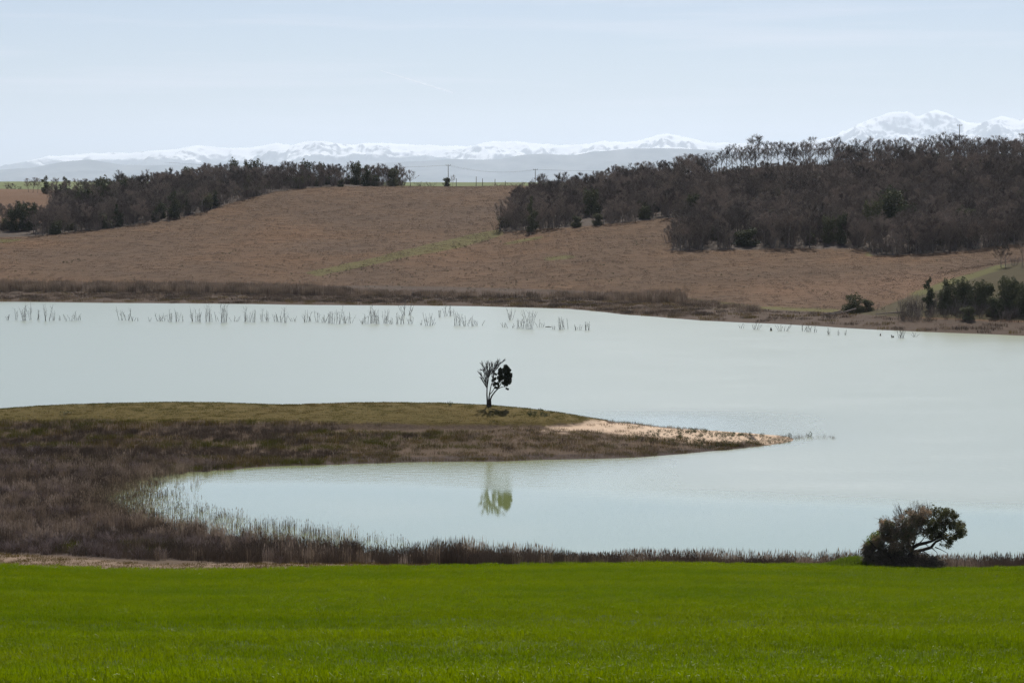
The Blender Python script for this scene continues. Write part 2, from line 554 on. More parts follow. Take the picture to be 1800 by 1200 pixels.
# smooth the broken profile
_xs = np.linspace(-400, 200, 601); _zs = np.interp(_xs, pa[:, 0], pa[:, 1])
_k = np.hanning(25); _k /= _k.sum()
_zs2 = np.convolve(np.pad(_zs, 12, 'edge'), _k, 'valid')
def wheat_z(x, y):
    z = np.interp(y, _xs, _zs2) - 0.15 * sstep(40, 120, y)
    px = 900 + F * np.asarray(x, float) / np.maximum(y, 40)
    want = pinterp(px, EDGE_PX)
    dz = -(want - 995) / F * 155.0 * sstep(60, 150, y)
    und = (vnoise(np.asarray(x) / 34.0, np.asarray(y) / 11.0, 5) - 0.5) * 0.55 * sstep(45, 70, y) * (1 - sstep(138, 152, y))
    return z + dz + und

# lakeside and peninsula
near = []
def nw(px, py, z=0.0): near.append(tuple(W(px, py, z)))
def npD(px, py, D): near.append(tuple(P(px, py, D)))
for x in np.linspace(-130, 130, 14):          # along the field's edge
    ye = float(wheat_edge(x)); near.append((x, ye, float(wheat_z(x, ye))))
    near.append((x, ye - 8, float(wheat_z(x, ye - 8))))
for px, py in ((2300, 1004), (1800, 1001), (1550, 1000), (1300, 998), (1100, 993), (900, 988), (700, 979), (560, 966), (450, 950), (345, 932), (230, 914), (160, 892), (160, 866), (235, 846), (380, 828), (500, 820), (600, 816), (800, 811.5), (1000, 806), (1200, 796), (1300, 787), (1385, 777)):
    nw(px, py)
for px, py in ((600, 880), (900, 870), (1200, 870), (900, 930), (1300, 930), (1600, 900), (1700, 820), (2200, 900), (450, 860), (1500, 800), (1450, 760), (1700, 760), (2300, 800), (600, 925), (1200, 960), (1600, 960), (350, 870)):
    nw(px, py, -0.9)
for px, py in ((-300, 900), (0, 930), (0, 880), (0, 840), (60, 900), (70, 860), (-300, 840), (100, 945), (-600, 880)):
    nw(px, py, 0.30)
for px, py, D in ((0, 972, 168), (-300, 965, 170), (150, 985, 165), (300, 990, 163)):
    npD(px, py, D)
for px, py, D in ((0, 722, 262), (-350, 735, 262), (100, 713, 262), (250, 709.5, 263), (400, 709, 263), (600, 708.5, 263), (800, 709.5, 263), (860, 712, 262.7), (960, 719, 262.5), (1060, 737.5, 262.5), (1130, 746, 262.5), (1200, 754, 262.7), (1300, 763.5, 263),
                  (0, 762, 253), (250, 752, 253.5), (500, 748, 254), (700, 748, 254), (850, 748, 254), (1000, 751, 254.5), (1100, 758, 255), (1200, 769, 255.5),
                  (0, 795, 245), (250, 790, 245), (500, 785, 246.5), (700, 782, 247), (850, 780, 247), (1000, 780, 248), (1150, 780, 250), (1300, 776, 256)):
    npD(px, py + (1.5 if D > 262 else 0), D)
for x, zz in ((-90, 1.5), (-60, 2.5), (-30, 2.65), (0, 1.95), (12, 0.5), (22, -0.3)):
    near.append((x, 274, zz))
for x, yy in ((-110, 292), (-60, 293), (-30, 292), (0, 288), (12, 281), (22, 275), (30, 270), (37, 264.5)):
    near.append((x, yy, 0.0)); near.append((x, yy + 14, -2.2))
for x in (60, 90, 120):
    near.append((x, 265, -2.2)); near.append((x, 300, -3.5))
near_tps = TPS(near, 0.002)
SCARP = [(-80, 252), (-40, 253.5), (-18, 254.3), (-4, 254.4), (4, 255.5), (9, 258.0), (12, 261.5), (14, 266)]
def near_z(x, y):
    z = near_tps(x, y)
    s = pinterp(x, SCARP) + (vnoise(np.asarray(x) / 1.7, np.asarray(y) * 0, 31) - 0.5) * 0.9
    on = sstep(-55, -30, x) * (1 - sstep(12, 16, x))
    dd = np.asarray(y) - s
    z = z + on * (0.5 * sstep(-0.3, 0.2, dd) - 0.5) * np.exp(-np.maximum(-dd, 0) / 4.0) * (dd < 0.3) * 1.0
    z = z + (fbm(np.asarray(x) / 3.0, np.asarray(y) / 2.2, 4, 9) - 0.5) * 0.13
    return z

# far bank, fields, woods
far = []
def fw(px, py, z=0.0): far.append(tuple(W(px, py, z)))
def fp(px, py, D): far.append(tuple(P(px, py, D)))
SHORE_FAR = [(-700, 524), (-300, 527), (0, 530), (300, 533), (560, 536), (700, 537), (900, 540), (1000, 543), (1050, 547), (1100, 553), (1200, 561), (1300, 567), (1400, 571), (1500, 577), (1600, 582), (1700, 586), (1800, 590), (2100, 600), (2500, 606)]
for px, py in SHORE_FAR:
    fw(px, py)
    p = W(px, py + 9 if px < 1000 else py + 12, 0); far.append((p[0], p[1], -1.4))
for x in (-250, -150, -50, 50, 150, 260):
    far.append((x, 400, -5.0))
for px, py, D in ((-300, 512, 592), (0, 515, 592), (300, 517, 592), (560, 519, 590), (800, 521, 584), (1000, 525, 575), (1190, 533, 552), (1300, 544, 520), (1400, 548, 512), (1480, 551, 505), (1600, 561, 475), (1800, 566, 462), (2200, 570, 452),
                  (-300, 480, 640), (0, 480, 640), (0, 450, 690), (0, 425, 732), (0, 417, 748), (-300, 430, 730), (-300, 410, 800),
                  (200, 401, 776), (100, 412, 758), (345, 377, 812), (410, 357, 835), (480, 339, 862), (560, 331, 882), (640, 329, 893), (700, 328.5, 900), (780, 328, 903), (850, 327.5, 905), (930, 327, 905),
                  (300, 500, 625), (300, 460, 680), (300, 420, 745), (150, 440, 712), (150, 480, 648),
                  (450, 500, 625), (450, 450, 694), (450, 400, 772), (450, 370, 820),
                  (600, 500, 625), (600, 470, 665), (600, 430, 722), (600, 390, 782), (600, 350, 845),
                  (740, 495, 625), (740, 460, 668), (740, 430, 706), (740, 390, 775), (740, 350, 845),
                  (850, 500, 615), (850, 460, 665), (850, 420, 718), (850, 380, 787), (850, 345, 853),
                  (1000, 500, 602), (1000, 450, 652), (1000, 402, 712), (900, 408, 722), (1000, 365, 775), (1000, 348, 832), (1000, 338, 900),
                  (1100, 495, 598), (1100, 440, 655), (1100, 393, 718), (1100, 355, 775), (1100, 330, 832),
                  (1200, 382, 722), (1200, 345, 778), (1200, 317, 832), (1270, 375, 728), (1180, 440, 652), (1200, 490, 593),
                  (1300, 440, 650), (1300, 375, 728), (1300, 335, 778), (1300, 298, 832),
                  (1400, 439, 650), (1400, 370, 728), (1400, 330, 778), (1400, 293, 832), (1500, 438, 648), (1500, 365, 728), (1500, 289, 832),
                  (1600, 448, 636), (1600, 370, 725), (1600, 285, 832), (1700, 441, 638), (1700, 365, 725), (1700, 282, 832), (1800, 429, 640), (1800, 360, 725), (1800, 280, 832), (2200, 420, 640), (2200, 275, 832),
                  (1300, 505, 580), (1300, 470, 615), (1500, 505, 562), (1500, 470, 605), (1600, 475, 590), (1700, 467, 595), (1650, 480, 575),
                  (1740, 468, 545), (1800, 462, 535), (1700, 500, 512), (1640, 501, 535), (1800, 520, 490), (1650, 540, 482), (2100, 450, 530), (2100, 520, 480), (1560, 538, 512)):
    fp(px, py, D)
# behind the crests
for px, z in ((-300, 30), (40, 31.5), (200, 29), (300, 34), (400, 35.2), (500, 35.2), (640, 34.6), (780, 33.3), (900, 32.8)):
    far.append((xat(px, 945), 945, z))
far.append((xat(100, 880), 880, 27.0)); far.append((xat(40, 845), 845, 23.0)); far.append((xat(60, 900), 900, 29.5)); far.append((xat(300, 890), 890, 31.5))
for px, z in ((1000, 31.5), (1150, 36), (1300, 40), (1500, 43), (1800, 44), (2200, 44)):
    far.append((xat(px, 872), 872, z))
for px, z in ((-300, 32), (100, 32), (500, 31), (900, 31), (1300, 32), (1800, 33)):
    far.append((xat(px, 1080), 1080, z)); far.append((xat(px, 1250), 1250, 30))
far_tps = TPS(far, 0.004)
def far_z(x, y):
    z = far_tps(x, y)
    amp = 0.08 * sstep(0.0, 3.0, z) + 0.10
    return z + (fbm(np.asarray(x) / 9.0, np.asarray(y) / 9.0, 4, 77) - 0.5) * amp * 1.4

# ------------------------------------------------------------------ setting meshes
def structure(name, me):
    return tag(link(name, me), kind='structure')

# valley floor, sea-level sheet below everything near
X, Y = np.meshgrid(np.linspace(-6000, 6000, 13), np.linspace(-2500, 1400, 9))
structure('valley_ground', grid_mesh('valley_ground', X, Y, np.full(X.shape, -6.0), M['valley']))

# plain out to the mountains
ds = np.concatenate([np.linspace(1000, 1600, 25), np.linspace(1700, 4000, 16), np.geomspace(4400, 125000, 24)])
us = np.linspace(-0.62, 0.62, 81)
Y, U = np.meshgrid(ds, us, indexing='ij')
X = U * Y
Z = np.interp(Y, [1000, 1150, 1500, 1700, 3000, 125000], [27.5, 30.5, 37.4, 37.0, 26, 26]) + (fbm(X / 240, Y / 240, 3, 3) - 0.5) * 1.4 * (Y < 4000)
structure('plain', grid_mesh('plain', X, Y, Z, M['plain']))

# wheat field sheet
xs = np.linspace(-210, 210, 211); ts = np.linspace(0, 1, 150)
X, T = np.meshgrid(xs, ts)
E = wheat_edge(X)
Y = -380 + (E + 380) * (1 - (1 - T) ** 2.2)
structure('wheat_field', grid_mesh('wheat_field', X, Y, wheat_z(X, Y), M['field_soil']))

# lakeside sheet
xs = np.linspace(-150, 150, 430); ts = np.linspace(0, 1, 300)
X, T = np.meshgrid(xs, ts)
E = wheat_edge(X) - 3.0
Y = E + (312 - E) * T
Z = near_z(X, Y)
wz = wheat_z(X, Y)
k = 1 - sstep(0.0, 9.0, Y - (E + 3))
Z = Z * (1 - k) + (wz - 0.05) * k
Z = np.where(Y < E + 3.0, wz - 0.12, Z)
NX, NY, NZ = X, Y, Z
def near_mask(PX, PY, poly, soft=5):
    """soft mask of a region given by its outline"""
    acc = np.zeros(PX.shape)
    for dx, dy in ((0, 0), (soft * 3, 0), (-soft * 3, 0), (0, soft), (0, -soft), (soft * 2, soft * .7), (-soft * 2, -soft * .7), (soft * 2, -soft * .7), (-soft * 2, soft * .7)):
        acc += in_poly(PX + dx, PY + dy, poly)
    return acc / 9.0
POLY_TOP = [(-900, 690), (600, 690), (860, 690), (1070, 725), (1062, 740), (1000, 748), (900, 747), (700, 746), (500, 741), (250, 740), (-900, 745)]
POLY_SAND = [(935, 752), (1010, 744), (1060, 736), (1200, 748), (1400, 766), (1388, 777), (1290, 780), (1200, 775), (1120, 768), (1040, 758), (955, 756)]
POLY_TRACK = [(-900, 968), (0, 973), (120, 980), (260, 992), (450, 989), (700, 987), (1000, 985), (1000, 1010), (-900, 1010)]
POLY_MUD = [(-900, 790), (150, 790), (420, 818), (300, 850), (250, 880), (330, 925), (500, 955), (700, 975), (900, 990), (1900, 998), (1900, 1010), (900, 1000), (500, 986), (250, 985), (100, 975), (-900, 965)]
PX, PY = project(X, Y, Z)
front = Y < 263.5
masks = {
    'grass': near_mask(PX, PY, POLY_TOP) * front + (~front) * (Z > 0.8) * (X < 12),
    'sand': near_mask(PX, PY, POLY_SAND, 6) * front + (~front) * (Z < 0.9),
    'track': near_mask(PX, PY, POLY_TRACK, 3) * (Y < 180),
    'mud': np.maximum(near_mask(PX, PY, POLY_MUD, 5), (1 - sstep(0.1, 0.55, Z + (fbm(X / 2, Y / 2, 3, 5) - .5) * .3)) * (Y > 225) * np.where((Y < 264) & (PX < 1330), 1, 0.0)),
}
structure('lake_shore', grid_mesh('lake_shore', X, Y, Z, M['shore'], masks))

# far bank
xs = np.linspace(-420, 420, 421); ys = np.concatenate([np.linspace(405, 640, 200), np.linspace(641.5, 960, 190), np.linspace(965, 1300, 40)])
Y, X = np.meshgrid(ys, xs, indexing='ij')
Z = far_z(X, Y)
PX, PY = project(X, Y, Z)
WOOD_R = [(876, 409), (930, 404), (1000, 400), (1100, 391), (1200, 381), (1272, 374), (1262, 385), (1200, 408), (1176, 441), (1300, 439), (1400, 437), (1520, 437), (1532, 449), (1600, 448), (1700, 441), (1760, 433), (1800, 428), (2500, 415), (2500, 150), (1015, 150), (1005, 322), (955, 338), (915, 365), (885, 395)]
WOOD_L = [(-600, 440), (0, 418), (60, 415), (200, 401), (300, 386), (345, 376), (410, 356), (480, 337), (560, 329), (700, 326.5), (735, 325), (735, 240), (-600, 240)]
MEADOW = [(1500, 549), (1545, 543), (1600, 520), (1640, 503), (1700, 482), (1742, 468), (1800, 460), (2500, 440), (2500, 566), (1800, 564), (1600, 558), (1500, 556)]
GRASS = [[(530, 480), (640, 457), (720, 437), (790, 421), (850, 408), (890, 400), (885, 412), (850, 424), (800, 437), (720, 451), (640, 469), (560, 485)],
         [(880, 428), (955, 414), (950, 420), (890, 430)], [(950, 452), (1005, 448), (1010, 453), (960, 458)],
         [(815, 511), (900, 510), (1010, 514), (1020, 519), (900, 518), (815, 516)], [(1180, 520), (1250, 528), (1330, 538), (1470, 543), (1480, 550), (1330, 545), (1200, 532)],
         [(1520, 446), (1535, 436), (1540, 450), (1525, 450)], [(-600, 424), (0, 421), (40, 419), (30, 424), (0, 427), (-600, 431)], [(1600, 515), (1660, 494), (1760, 465), (1770, 470), (1680, 500), (1620, 520)]]
wood = np.where(Y < 940, near_mask(PX, PY, WOOD_R, 2) * (X > -10) * (Y > 600) + near_mask(PX, PY, WOOD_L, 2) * (X < 0) * (Y > 700), 0.0)
brownfield = (PX < 95) & (Y > 800) & (Y < 1000)
wood = np.where(brownfield, 0, np.clip(wood, 0, 1))
bankline = np.interp(PX, [-600, 0, 560, 800, 1000, 1190, 1300, 1480, 1600, 1800, 2400], [490, 497, 500, 504, 510, 520, 541, 550, 558, 566, 572])
g = np.zeros(X.shape)
for pl in GRASS: g = np.maximum(g, near_mask(PX, PY, pl, 1.6))
g = np.maximum(g, (Y > 905) * (X > -60) * (X < 20) * 0.8)
fm = {
    'wood': wood, 'meadow': near_mask(PX, PY, MEADOW, 2.5) * (Y < 560), 'grass': g,
    'bank': sstep(-3, 3, PY - bankline) * (Y < 620) + (Z < 0),
    'red': np.clip(sstep(1500, 1650, PX) * sstep(468, 500, PY) * (Y < 620) + near_mask(PX, PY, [(700, 440), (860, 430), (900, 480), (760, 490)], 20) * 0.4 + near_mask(PX, PY, [(1280, 500), (1500, 490), (1640, 480), (1520, 530), (1350, 530)], 12) * 0.7 + brownfield * 0.8, 0, 1),
}
structure('ploughed_hillside', grid_mesh('ploughed_hillside', X, Y, Z, M['soil'], fm))

# lake: calm in the lee of the peninsula and of the spit
xs = np.linspace(-900, 900, 361); ys = np.linspace(120, 720, 401)
X, Y = np.meshgrid(xs, ys)
PX, PY = project(X, Y, np.zeros(X.shape))
top = np.interp(PX, [-600, 400, 700, 900, 1200, 1400, 1700, 2400], [815, 822, 826, 836, 852, 862, 872, 880])
calm = sstep(-6, 40, PY - top + (fbm(X / 30, Y / 6, 3, 15) - .5) * 14)
calm = np.maximum(calm, 0.62 * sstep(800, 808, PY) * (1 - sstep(1000, 1330, PX)))
lee = np.exp(-((PX - 1180) / 230) ** 2) * sstep(712, 738, PY) * (1 - sstep(775, 800, PY)) * (PX > 900)
calm = np.clip(np.maximum(calm, lee * 0.75), 0, 1)
structure('lake_water', grid_mesh('lake_water', X, Y, np.zeros(X.shape), M['water'], {'calm': calm}))

# mountains
SKY = [(-600, 300), (-200, 290), (0, 293), (40, 288), (60, 284), (90, 275), (130, 273), (170, 270), (230, 271), (260, 268), (300, 266), (350, 258), (400, 263), (440, 262), (490, 254), (515, 258), (540, 251), (570, 251), (610, 257), (650, 254), (670, 252), (700, 256), (760, 256), (830, 257), (870, 250), (905, 249), (960, 255), (1000, 257), (1030, 254), (1062, 248), (1100, 252), (1130, 245), (1155, 238), (1175, 237), (1200, 243), (1240, 252), (1300, 253), (1350, 256), (1400, 254), (1460, 243), (1490, 226), (1510, 218), (1535, 208), (1565, 198), (1590, 199), (1610, 207), (1640, 196), (1660, 202), (1690, 216), (1720, 219), (1755, 207), (1790, 214), (1810, 208), (1900, 215), (2100, 235), (2500, 250)]
FOOT = [(-600, 300), (0, 300), (60, 296), (110, 286), (160, 281), (210, 290), (260, 292), (330, 290), (420, 294), (500, 294), (600, 292), (720, 285), (760, 283), (800, 280.5), (850, 281.5), (880, 281), (920, 273), (950, 271), (980, 272.5), (1010, 274), (1040, 268), (1070, 266), (1110, 262), (1150, 261), (1200, 262), (1300, 268), (1500, 262), (1800, 266), (2500, 280)]
DM, DF = 80000.0, 55000.0
xs = np.linspace(-27000, 27000, 900); ys = np.concatenate([np.linspace(48000, 62000, 60), np.linspace(62300, 84000, 230), np.linspace(84500, 100000, 25)])
Y, X = np.meshgrid(ys, xs, indexing='ij')
pxm = 900 + F * X / Y
sky_h = (YH - pinterp(pxm, SKY)) / F * DM + H
foot_h = (YH - pinterp(pxm, FOOT)) / F * DF + H
def ridged(x, y, oct, seed):
    s, a, t = 0, 1.0, 0
    for k_ in range(oct):
        r_ = 1 - np.abs(2 * vnoise(x, y, seed + k_ * 13) - 1)
        s = s + a * r_ * r_; t += a
        a *= 0.52; x, y = x * 2.07 + 3.1, y * 2.07 + 7.7
    return s / t
rd = ridged(X / 5200 + 3, Y / 7000, 6, 101)
rd2 = ridged(X / 2300, Y / 3000, 5, 202)
mprof = np.interp(Y, [60000, 66000, 72000, 77000, 80000, 84000, 92000, 100000], [0, 0.30, 0.58, 0.82, 1.0, 0.95, 0.5, 0.1])
crest = np.exp(-((Y - DM) / 1500) ** 2)
rd3 = ridged(X / 900, Y / 1300, 4, 303)
mh = sky_h * mprof * (1 - (1 - crest) * (0.62 - 0.95 * rd) * 1.0) + ((rd2 - 0.5) * 470 + (rd3 - .5) * 260) * mprof * (1 - 0.8 * crest) + (rd3 - .45) * 60 * crest
mh = np.minimum(mh, (YH - pinterp(pxm, SKY) + 1.2) / F * Y + H)
fprof = np.interp(Y, [48000, 51000, 55000, 59000, 64000], [0, 0.5, 1.0, 0.55, 0])
fcrest = np.exp(-((Y - DF) / 1200) ** 2)
fh = foot_h * fprof * (1 - (1 - fcrest) * 0.35 * (1 - rd)) + (rd2 - 0.5) * 170 * fprof * (1 - fcrest) + (rd3 - .5) * 60 * fprof * (1 - .6 * fcrest)
Z = np.maximum(np.maximum(mh, fh), 0) + 20
gy, gx = np.gradient(Z); 
sy = gy / np.gradient(Y, axis=0); sx = gx / np.gradient(X, axis=1)
slope = np.sqrt(sx ** 2 + sy ** 2)
n_ = fbm(X / 1500, Y / 1500, 4, 55); n2_ = fbm(X / 420, Y / 420, 3, 66)
snowline = 1020 + (n_ - 0.5) * 620 + (n2_ - 0.5) * 260
snow = sstep(0, 200, Z - snowline) * (1 - 0.9 * sstep(0.50, 0.80, slope + (n2_ - 0.5) * 0.5))
snow = np.where(fh > mh, snow * sstep(1150, 1350, Z + (n2_ - 0.5) * 400), snow)
structure('snowy_mountains', grid_mesh('snowy_mountains', X, Y, Z, M['mountain'], {'snow': snow}))
MTOP = float(Z.max())

# haze: one closed box round everything
hb = MB()
x0, x1, y0, y1, z0, z1 = -80000, 80000, -4000, 135000, -7.0, MTOP + 60
hb.add([(x0, y0, z0), (x1, y0, z0), (x1, y1, z0), (x0, y1, z0), (x0, y0, z1), (x1, y0, z1), (x1, y1, z1), (x0, y1, z1)],
       [(0, 3, 2, 1), (4, 5, 6, 7), (0, 1, 5, 4), (1, 2, 6, 5), (2, 3, 7, 6), (3, 0, 4, 7)])
hm, hnt, hout = mat_base('haze_air')
pv = hnt.nodes.new('ShaderNodeVolumePrincipled')
pv.inputs['Color'].default_value = (0.75, 0.85, 1.0, 1)
pv.inputs['Density'].default_value = 1.9e-5
pv.inputs['Anisotropy'].default_value = 0.35
hnt.links.new(pv.outputs[0], hout.inputs['Volume'])
hm.cycles.homogeneous_volume = True if hasattr(hm.cycles, 'homogeneous_volume') else False
tag(link('haze', hb.build('haze', hm)), kind='stuff')

# ------------------------------------------------------------------ scatter of uncountable things
_src_id = [0]
def scatter(name, sources, pts, rot, scl, idx, **tags):
    """one object whose geometry nodes put the source meshes on points"""
    pts = np.asarray(pts, np.float32)
    n = len(pts)
    if n == 0: return None
    _src_id[0] += 1
    col = bpy.data.collections.new('source_%03d' % _src_id[0])
    for i, me in enumerate(sources):
        col.objects.link(bpy.data.objects.new('piece_%03d_%03d' % (_src_id[0], i), me))
    me = bpy.data.meshes.new(name)
    me.vertices.add(n); me.vertices.foreach_set('co', pts.ravel())
    a = me.attributes.new('rot', 'FLOAT_VECTOR', 'POINT'); a.data.foreach_set('vector', np.asarray(rot, np.float32).ravel())
    scl = np.asarray(scl, np.float32)
    if scl.ndim == 1: scl = np.repeat(scl[:, None], 3, 1)
    a = me.attributes.new('scl', 'FLOAT_VECTOR', 'POINT'); a.data.foreach_set('vector', scl.ravel())
    a = me.attributes.new('idx', 'INT', 'POINT'); a.data.foreach_set('value', np.asarray(idx, np.int32))
    o = link(name, me)
    ng = bpy.data.node_groups.new('scatter_' + name, 'GeometryNodeTree')
    ng.interface.new_socket('Geometry', in_out='INPUT', socket_type='NodeSocketGeometry')
    ng.interface.new_socket('Geometry', in_out='OUTPUT', socket_type='NodeSocketGeometry')
    gi, go = ng.nodes.new('NodeGroupInput'), ng.nodes.new('NodeGroupOutput')
    ip = ng.nodes.new('GeometryNodeInstanceOnPoints')
    ci = ng.nodes.new('GeometryNodeCollectionInfo')
    ci.inputs['Collection'].default_value = col
    ci.inputs['Separate Children'].default_value = True
    ci.inputs['Reset Children'].default_value = True
    def na(nm, typ):
        q = ng.nodes.new('GeometryNodeInputNamedAttribute'); q.data_type = typ; q.inputs['Name'].default_value = nm
        return q.outputs['Attribute']
    l = ng.links.new
    l(gi.outputs[0], ip.inputs['Points']); l(ci.outputs[0], ip.inputs['Instance'])
    ip.inputs['Pick Instance'].default_value = True
    l(na('idx', 'INT'), ip.inputs['Instance Index'])
    e2r = ng.nodes.new('FunctionNodeEulerToRotation'); l(na('rot', 'FLOAT_VECTOR'), e2r.inputs[0])
    l(e2r.outputs[0], ip.inputs['Rotation']); l(na('scl', 'FLOAT_VECTOR'), ip.inputs['Scale'])
    l(ip.outputs[0], go.inputs[0])
    md = o.modifiers.new('scatter', 'NODES'); md.node_group = ng
    tag(o, kind='stuff', **tags)
    return o

def ground_rot(zfun, x, y, d=0.6):
    """euler that lays a patch on the slope with a random turn left out"""
    zx = (zfun(x + d, y) - zfun(x - d, y)) / (2 * d)
    zy = (zfun(x, y + d) - zfun(x, y - d)) / (2 * d)
    return np.stack([np.arctan(zy), -np.arctan(zx), np.zeros_like(zx)], 1)

def blades(n, size, h0, h1, w, lean, seed, seg=2, droop=0.3, head=0.0):
    """a patch of n upright blades or stems"""
    r = np.random.default_rng(seed)
    V, Fc = [], []
    for i in range(n):
        x, y = r.uniform(-size / 2, size / 2, 2)
        h = r.uniform(h0, h1); a = r.uniform(0, 2 * math.pi); t = r.uniform(0, 2 * math.pi)
        l = abs(r.normal(0, lean)) * h
        wd = w * r.uniform(0.7, 1.3) * 0.5
        ca, sa = math.cos(a) * wd, math.sin(a) * wd
        lx, ly = math.cos(t) * l, math.sin(t) * l
        b = len(V)
        dr = droop * l
        if seg == 1:
            V += [(x - ca, y - sa, 0), (x + ca, y + sa, 0), (x + lx, y + ly, h)]
            Fc.append((b, b + 1, b + 2))
        else:
            mx, my = x + lx * 0.35, y + ly * 0.35
            V += [(x - ca, y - sa, 0), (x + ca, y + sa, 0), (mx + ca, my + sa, h * 0.62), (mx - ca, my - sa, h * 0.62), (x + lx, y + ly, h - dr)]
            Fc += [(b, b + 1, b + 2, b + 3), (b + 3, b + 2, b + 4)]
        if head > 0 and r.random() < head:
            b = len(V); q = wd * 2.6; hh = h * 0.14
            tx, ty = x + lx, y + ly
            V += [(tx - q * math.cos(a), ty - q * math.sin(a), h - hh * 0.3), (tx, ty, h - hh), (tx + q * math.cos(a), ty + q * math.sin(a), h - hh * 0.3), (tx, ty, h + hh)]
            Fc.append((b, b + 1, b + 2, b + 3))
    return V, Fc

def patch(name, mat, n, size, h0, h1, w, lean, seed, **k):
    V, Fc = blades(n, size, h0, h1, w, lean, seed, **k)
    return mesh(name, V, Fc, mat)

# wheat
wp = [patch('wheat_patch', M['wheat'], 300, 1.25, 0.14, 0.27, 0.014, 0.55, s, droop=0.35) for s in range(6)]
st_ = 1.0
wp += [patch('waxy_wheat_patch', M['wheat_waxy'], 60, 1.25, 0.18, 0.28, 0.009, 0.7, s, droop=0.5) for s in (20, 21, 22)]
gx, gy = np.meshgrid(np.arange(-66, 66, st_), np.arange(38, 158, st_))
gx, gy = gx.ravel(), gy.ravel()
keep = np.abs(gx) < gy * 0.285 + 14
gx, gy = gx[keep], gy[keep]
gx = gx + rng.uniform(-0.3, 0.3, len(gx)); gy = gy + rng.uniform(-0.3, 0.3, len(gy))
keep = gy < wheat_edge(gx) - 0.5 + (vnoise(gx / 2.5, gx * 0, 8) - 0.5) * 1.2
gx, gy = gx[keep], gy[keep]
rot = ground_rot(wheat_z, gx, gy); 
dens = fbm(gx / 14.0, gy / 4.0, 3, 12)
scl = np.stack([np.ones(len(gx)), np.ones(len(gx)), 0.5 + 1.0 * dens], 1)
rot[:, 2] = rng.uniform(-0.5, 0.5, len(gx)) + rng.integers(0, 2, len(gx)) * math.pi
wax = (fbm(gx / 9.0, gy / 2.4, 3, 14) > 0.5) & (rng.random(len(gx)) < .8)
wz_ = wheat_z(gx, gy) - 0.01
gx, gy, wz_, rot, scl = [np.concatenate([a, a[wax]]) for a in (gx, gy, wz_, rot, scl)]
widx = np.concatenate([rng.integers(0, 6, len(gx) - wax.sum()), rng.integers(6, 9, wax.sum())])
scatter('young_wheat', wp, np.stack([gx, gy, wz_], 1), rot, scl, widx, label='young green wheat covering the slope in front', cat='wheat')

# marsh, reeds and scrub on the near shore
def sample_near(n, x0, x1, y0, y1):
    x = rng.uniform(x0, x1, n); y = rng.uniform(y0, y1, n)
    z = near_z(x, y)
    kk = 1 - sstep(0.0, 9.0, y - wheat_edge(x))
    z = z * (1 - kk) + (wheat_z(x, y) - 0.05) * kk
    px, py = project(x, y, z)
    return x, y, z, px, py
RS = [patch('reed_patch', M[mt], 46, 1.1, 0.7, 1.55, 0.022, 0.10, 40 + i, head=0.25) for i, mt in enumerate(['reed', 'reed', 'reed_dark', 'reed_dark', 'reed', 'reed_pale'])]
RS += [patch('reed_sparse', M[mt], 9, 1.1, 0.5, 1.35, 0.024, 0.09, 60 + i, head=0.2) for i, mt in enumerate(['reed', 'reed_dark', 'reed_dark'])]
MARSH = [(-400, 795), (120, 792), (260, 808), (420, 818), (400, 823), (240, 843), (165, 866), (180, 895), (260, 920), (380, 938), (470, 950), (560, 962), (700, 976), (820, 984), (1000, 990), (1200, 994), (1800, 1000), (2000, 1000), (2000, 1012), (1100, 1005), (800, 992), (420, 990), (250, 984), (100, 975), (-400, 962)]
SPARSE = [(130, 850), (240, 836), (400, 822), (420, 826), (300, 846), (275, 870), (310, 890), (400, 912), (520, 934), (640, 950), (720, 962), (700, 976), (560, 962), (380, 938), (140, 895)]
x, y, z, px, py = sample_near(26000, -75, 62, 156, 246)
inm = in_poly(px, py, MARSH)
ins = in_poly(px, py, SPARSE)
clump = fbm(x / 6.0, y / 6.0, 3, 21)
keep = (inm & (rng.random(len(x)) < 0.62)) | (ins & (rng.random(len(x)) < 1.0 * clump))
x, y, z, px, py, inm, ins, clump = [a[keep] for a in (x, y, z, px, py, inm, ins, clump)]
wet = ins & ~inm
idx = np.where(wet, rng.integers(6, 9, len(x)), rng.integers(0, 5, len(x)))
pale = fbm(x / 9.0, y / 5.0, 3, 71)
idx = np.where((~wet) & (pale > 0.50) & (rng.random(len(x)) < 0.55), 5, idx)
darkz = (fbm(x / 11.0, y / 4.0, 3, 73) > 0.52) & ~wet
idx = np.where(darkz & (idx != 5), rng.integers(2, 4, len(x)), idx)
hgt = (0.75 + 0.7 * clump) * np.where(px > 1000, 0.95, 1.1) * np.where(y < 166 + np.maximum(0, (300 - px) * 0.02), 0.6, 1.0)
hgt = np.where(wet, hgt * 0.85, hgt) * np.interp(px, [250, 500, 800], [0.62, 0.82, 0.95])
fieldside = (py > 952) & (px < 760) & ~wet & (rng.random(len(x)) < .85)
upperband = (py < 812) & (px < 480) & (rng.random(len(x)) < .7)
idx = np.where(fieldside | upperband, rng.integers(2, 4, len(x)), idx)
lens = in_poly(px, py, [(70, 966), (120, 958), (180, 964), (120, 971)]) | in_poly(px, py, [(200, 962), (260, 953), (340, 957), (300, 964)]) | in_poly(px, py, [(210, 972), (280, 967), (330, 971), (260, 976)])
hgt = np.where(fieldside, hgt * .8, hgt); hgt = np.where(lens, .12, hgt)
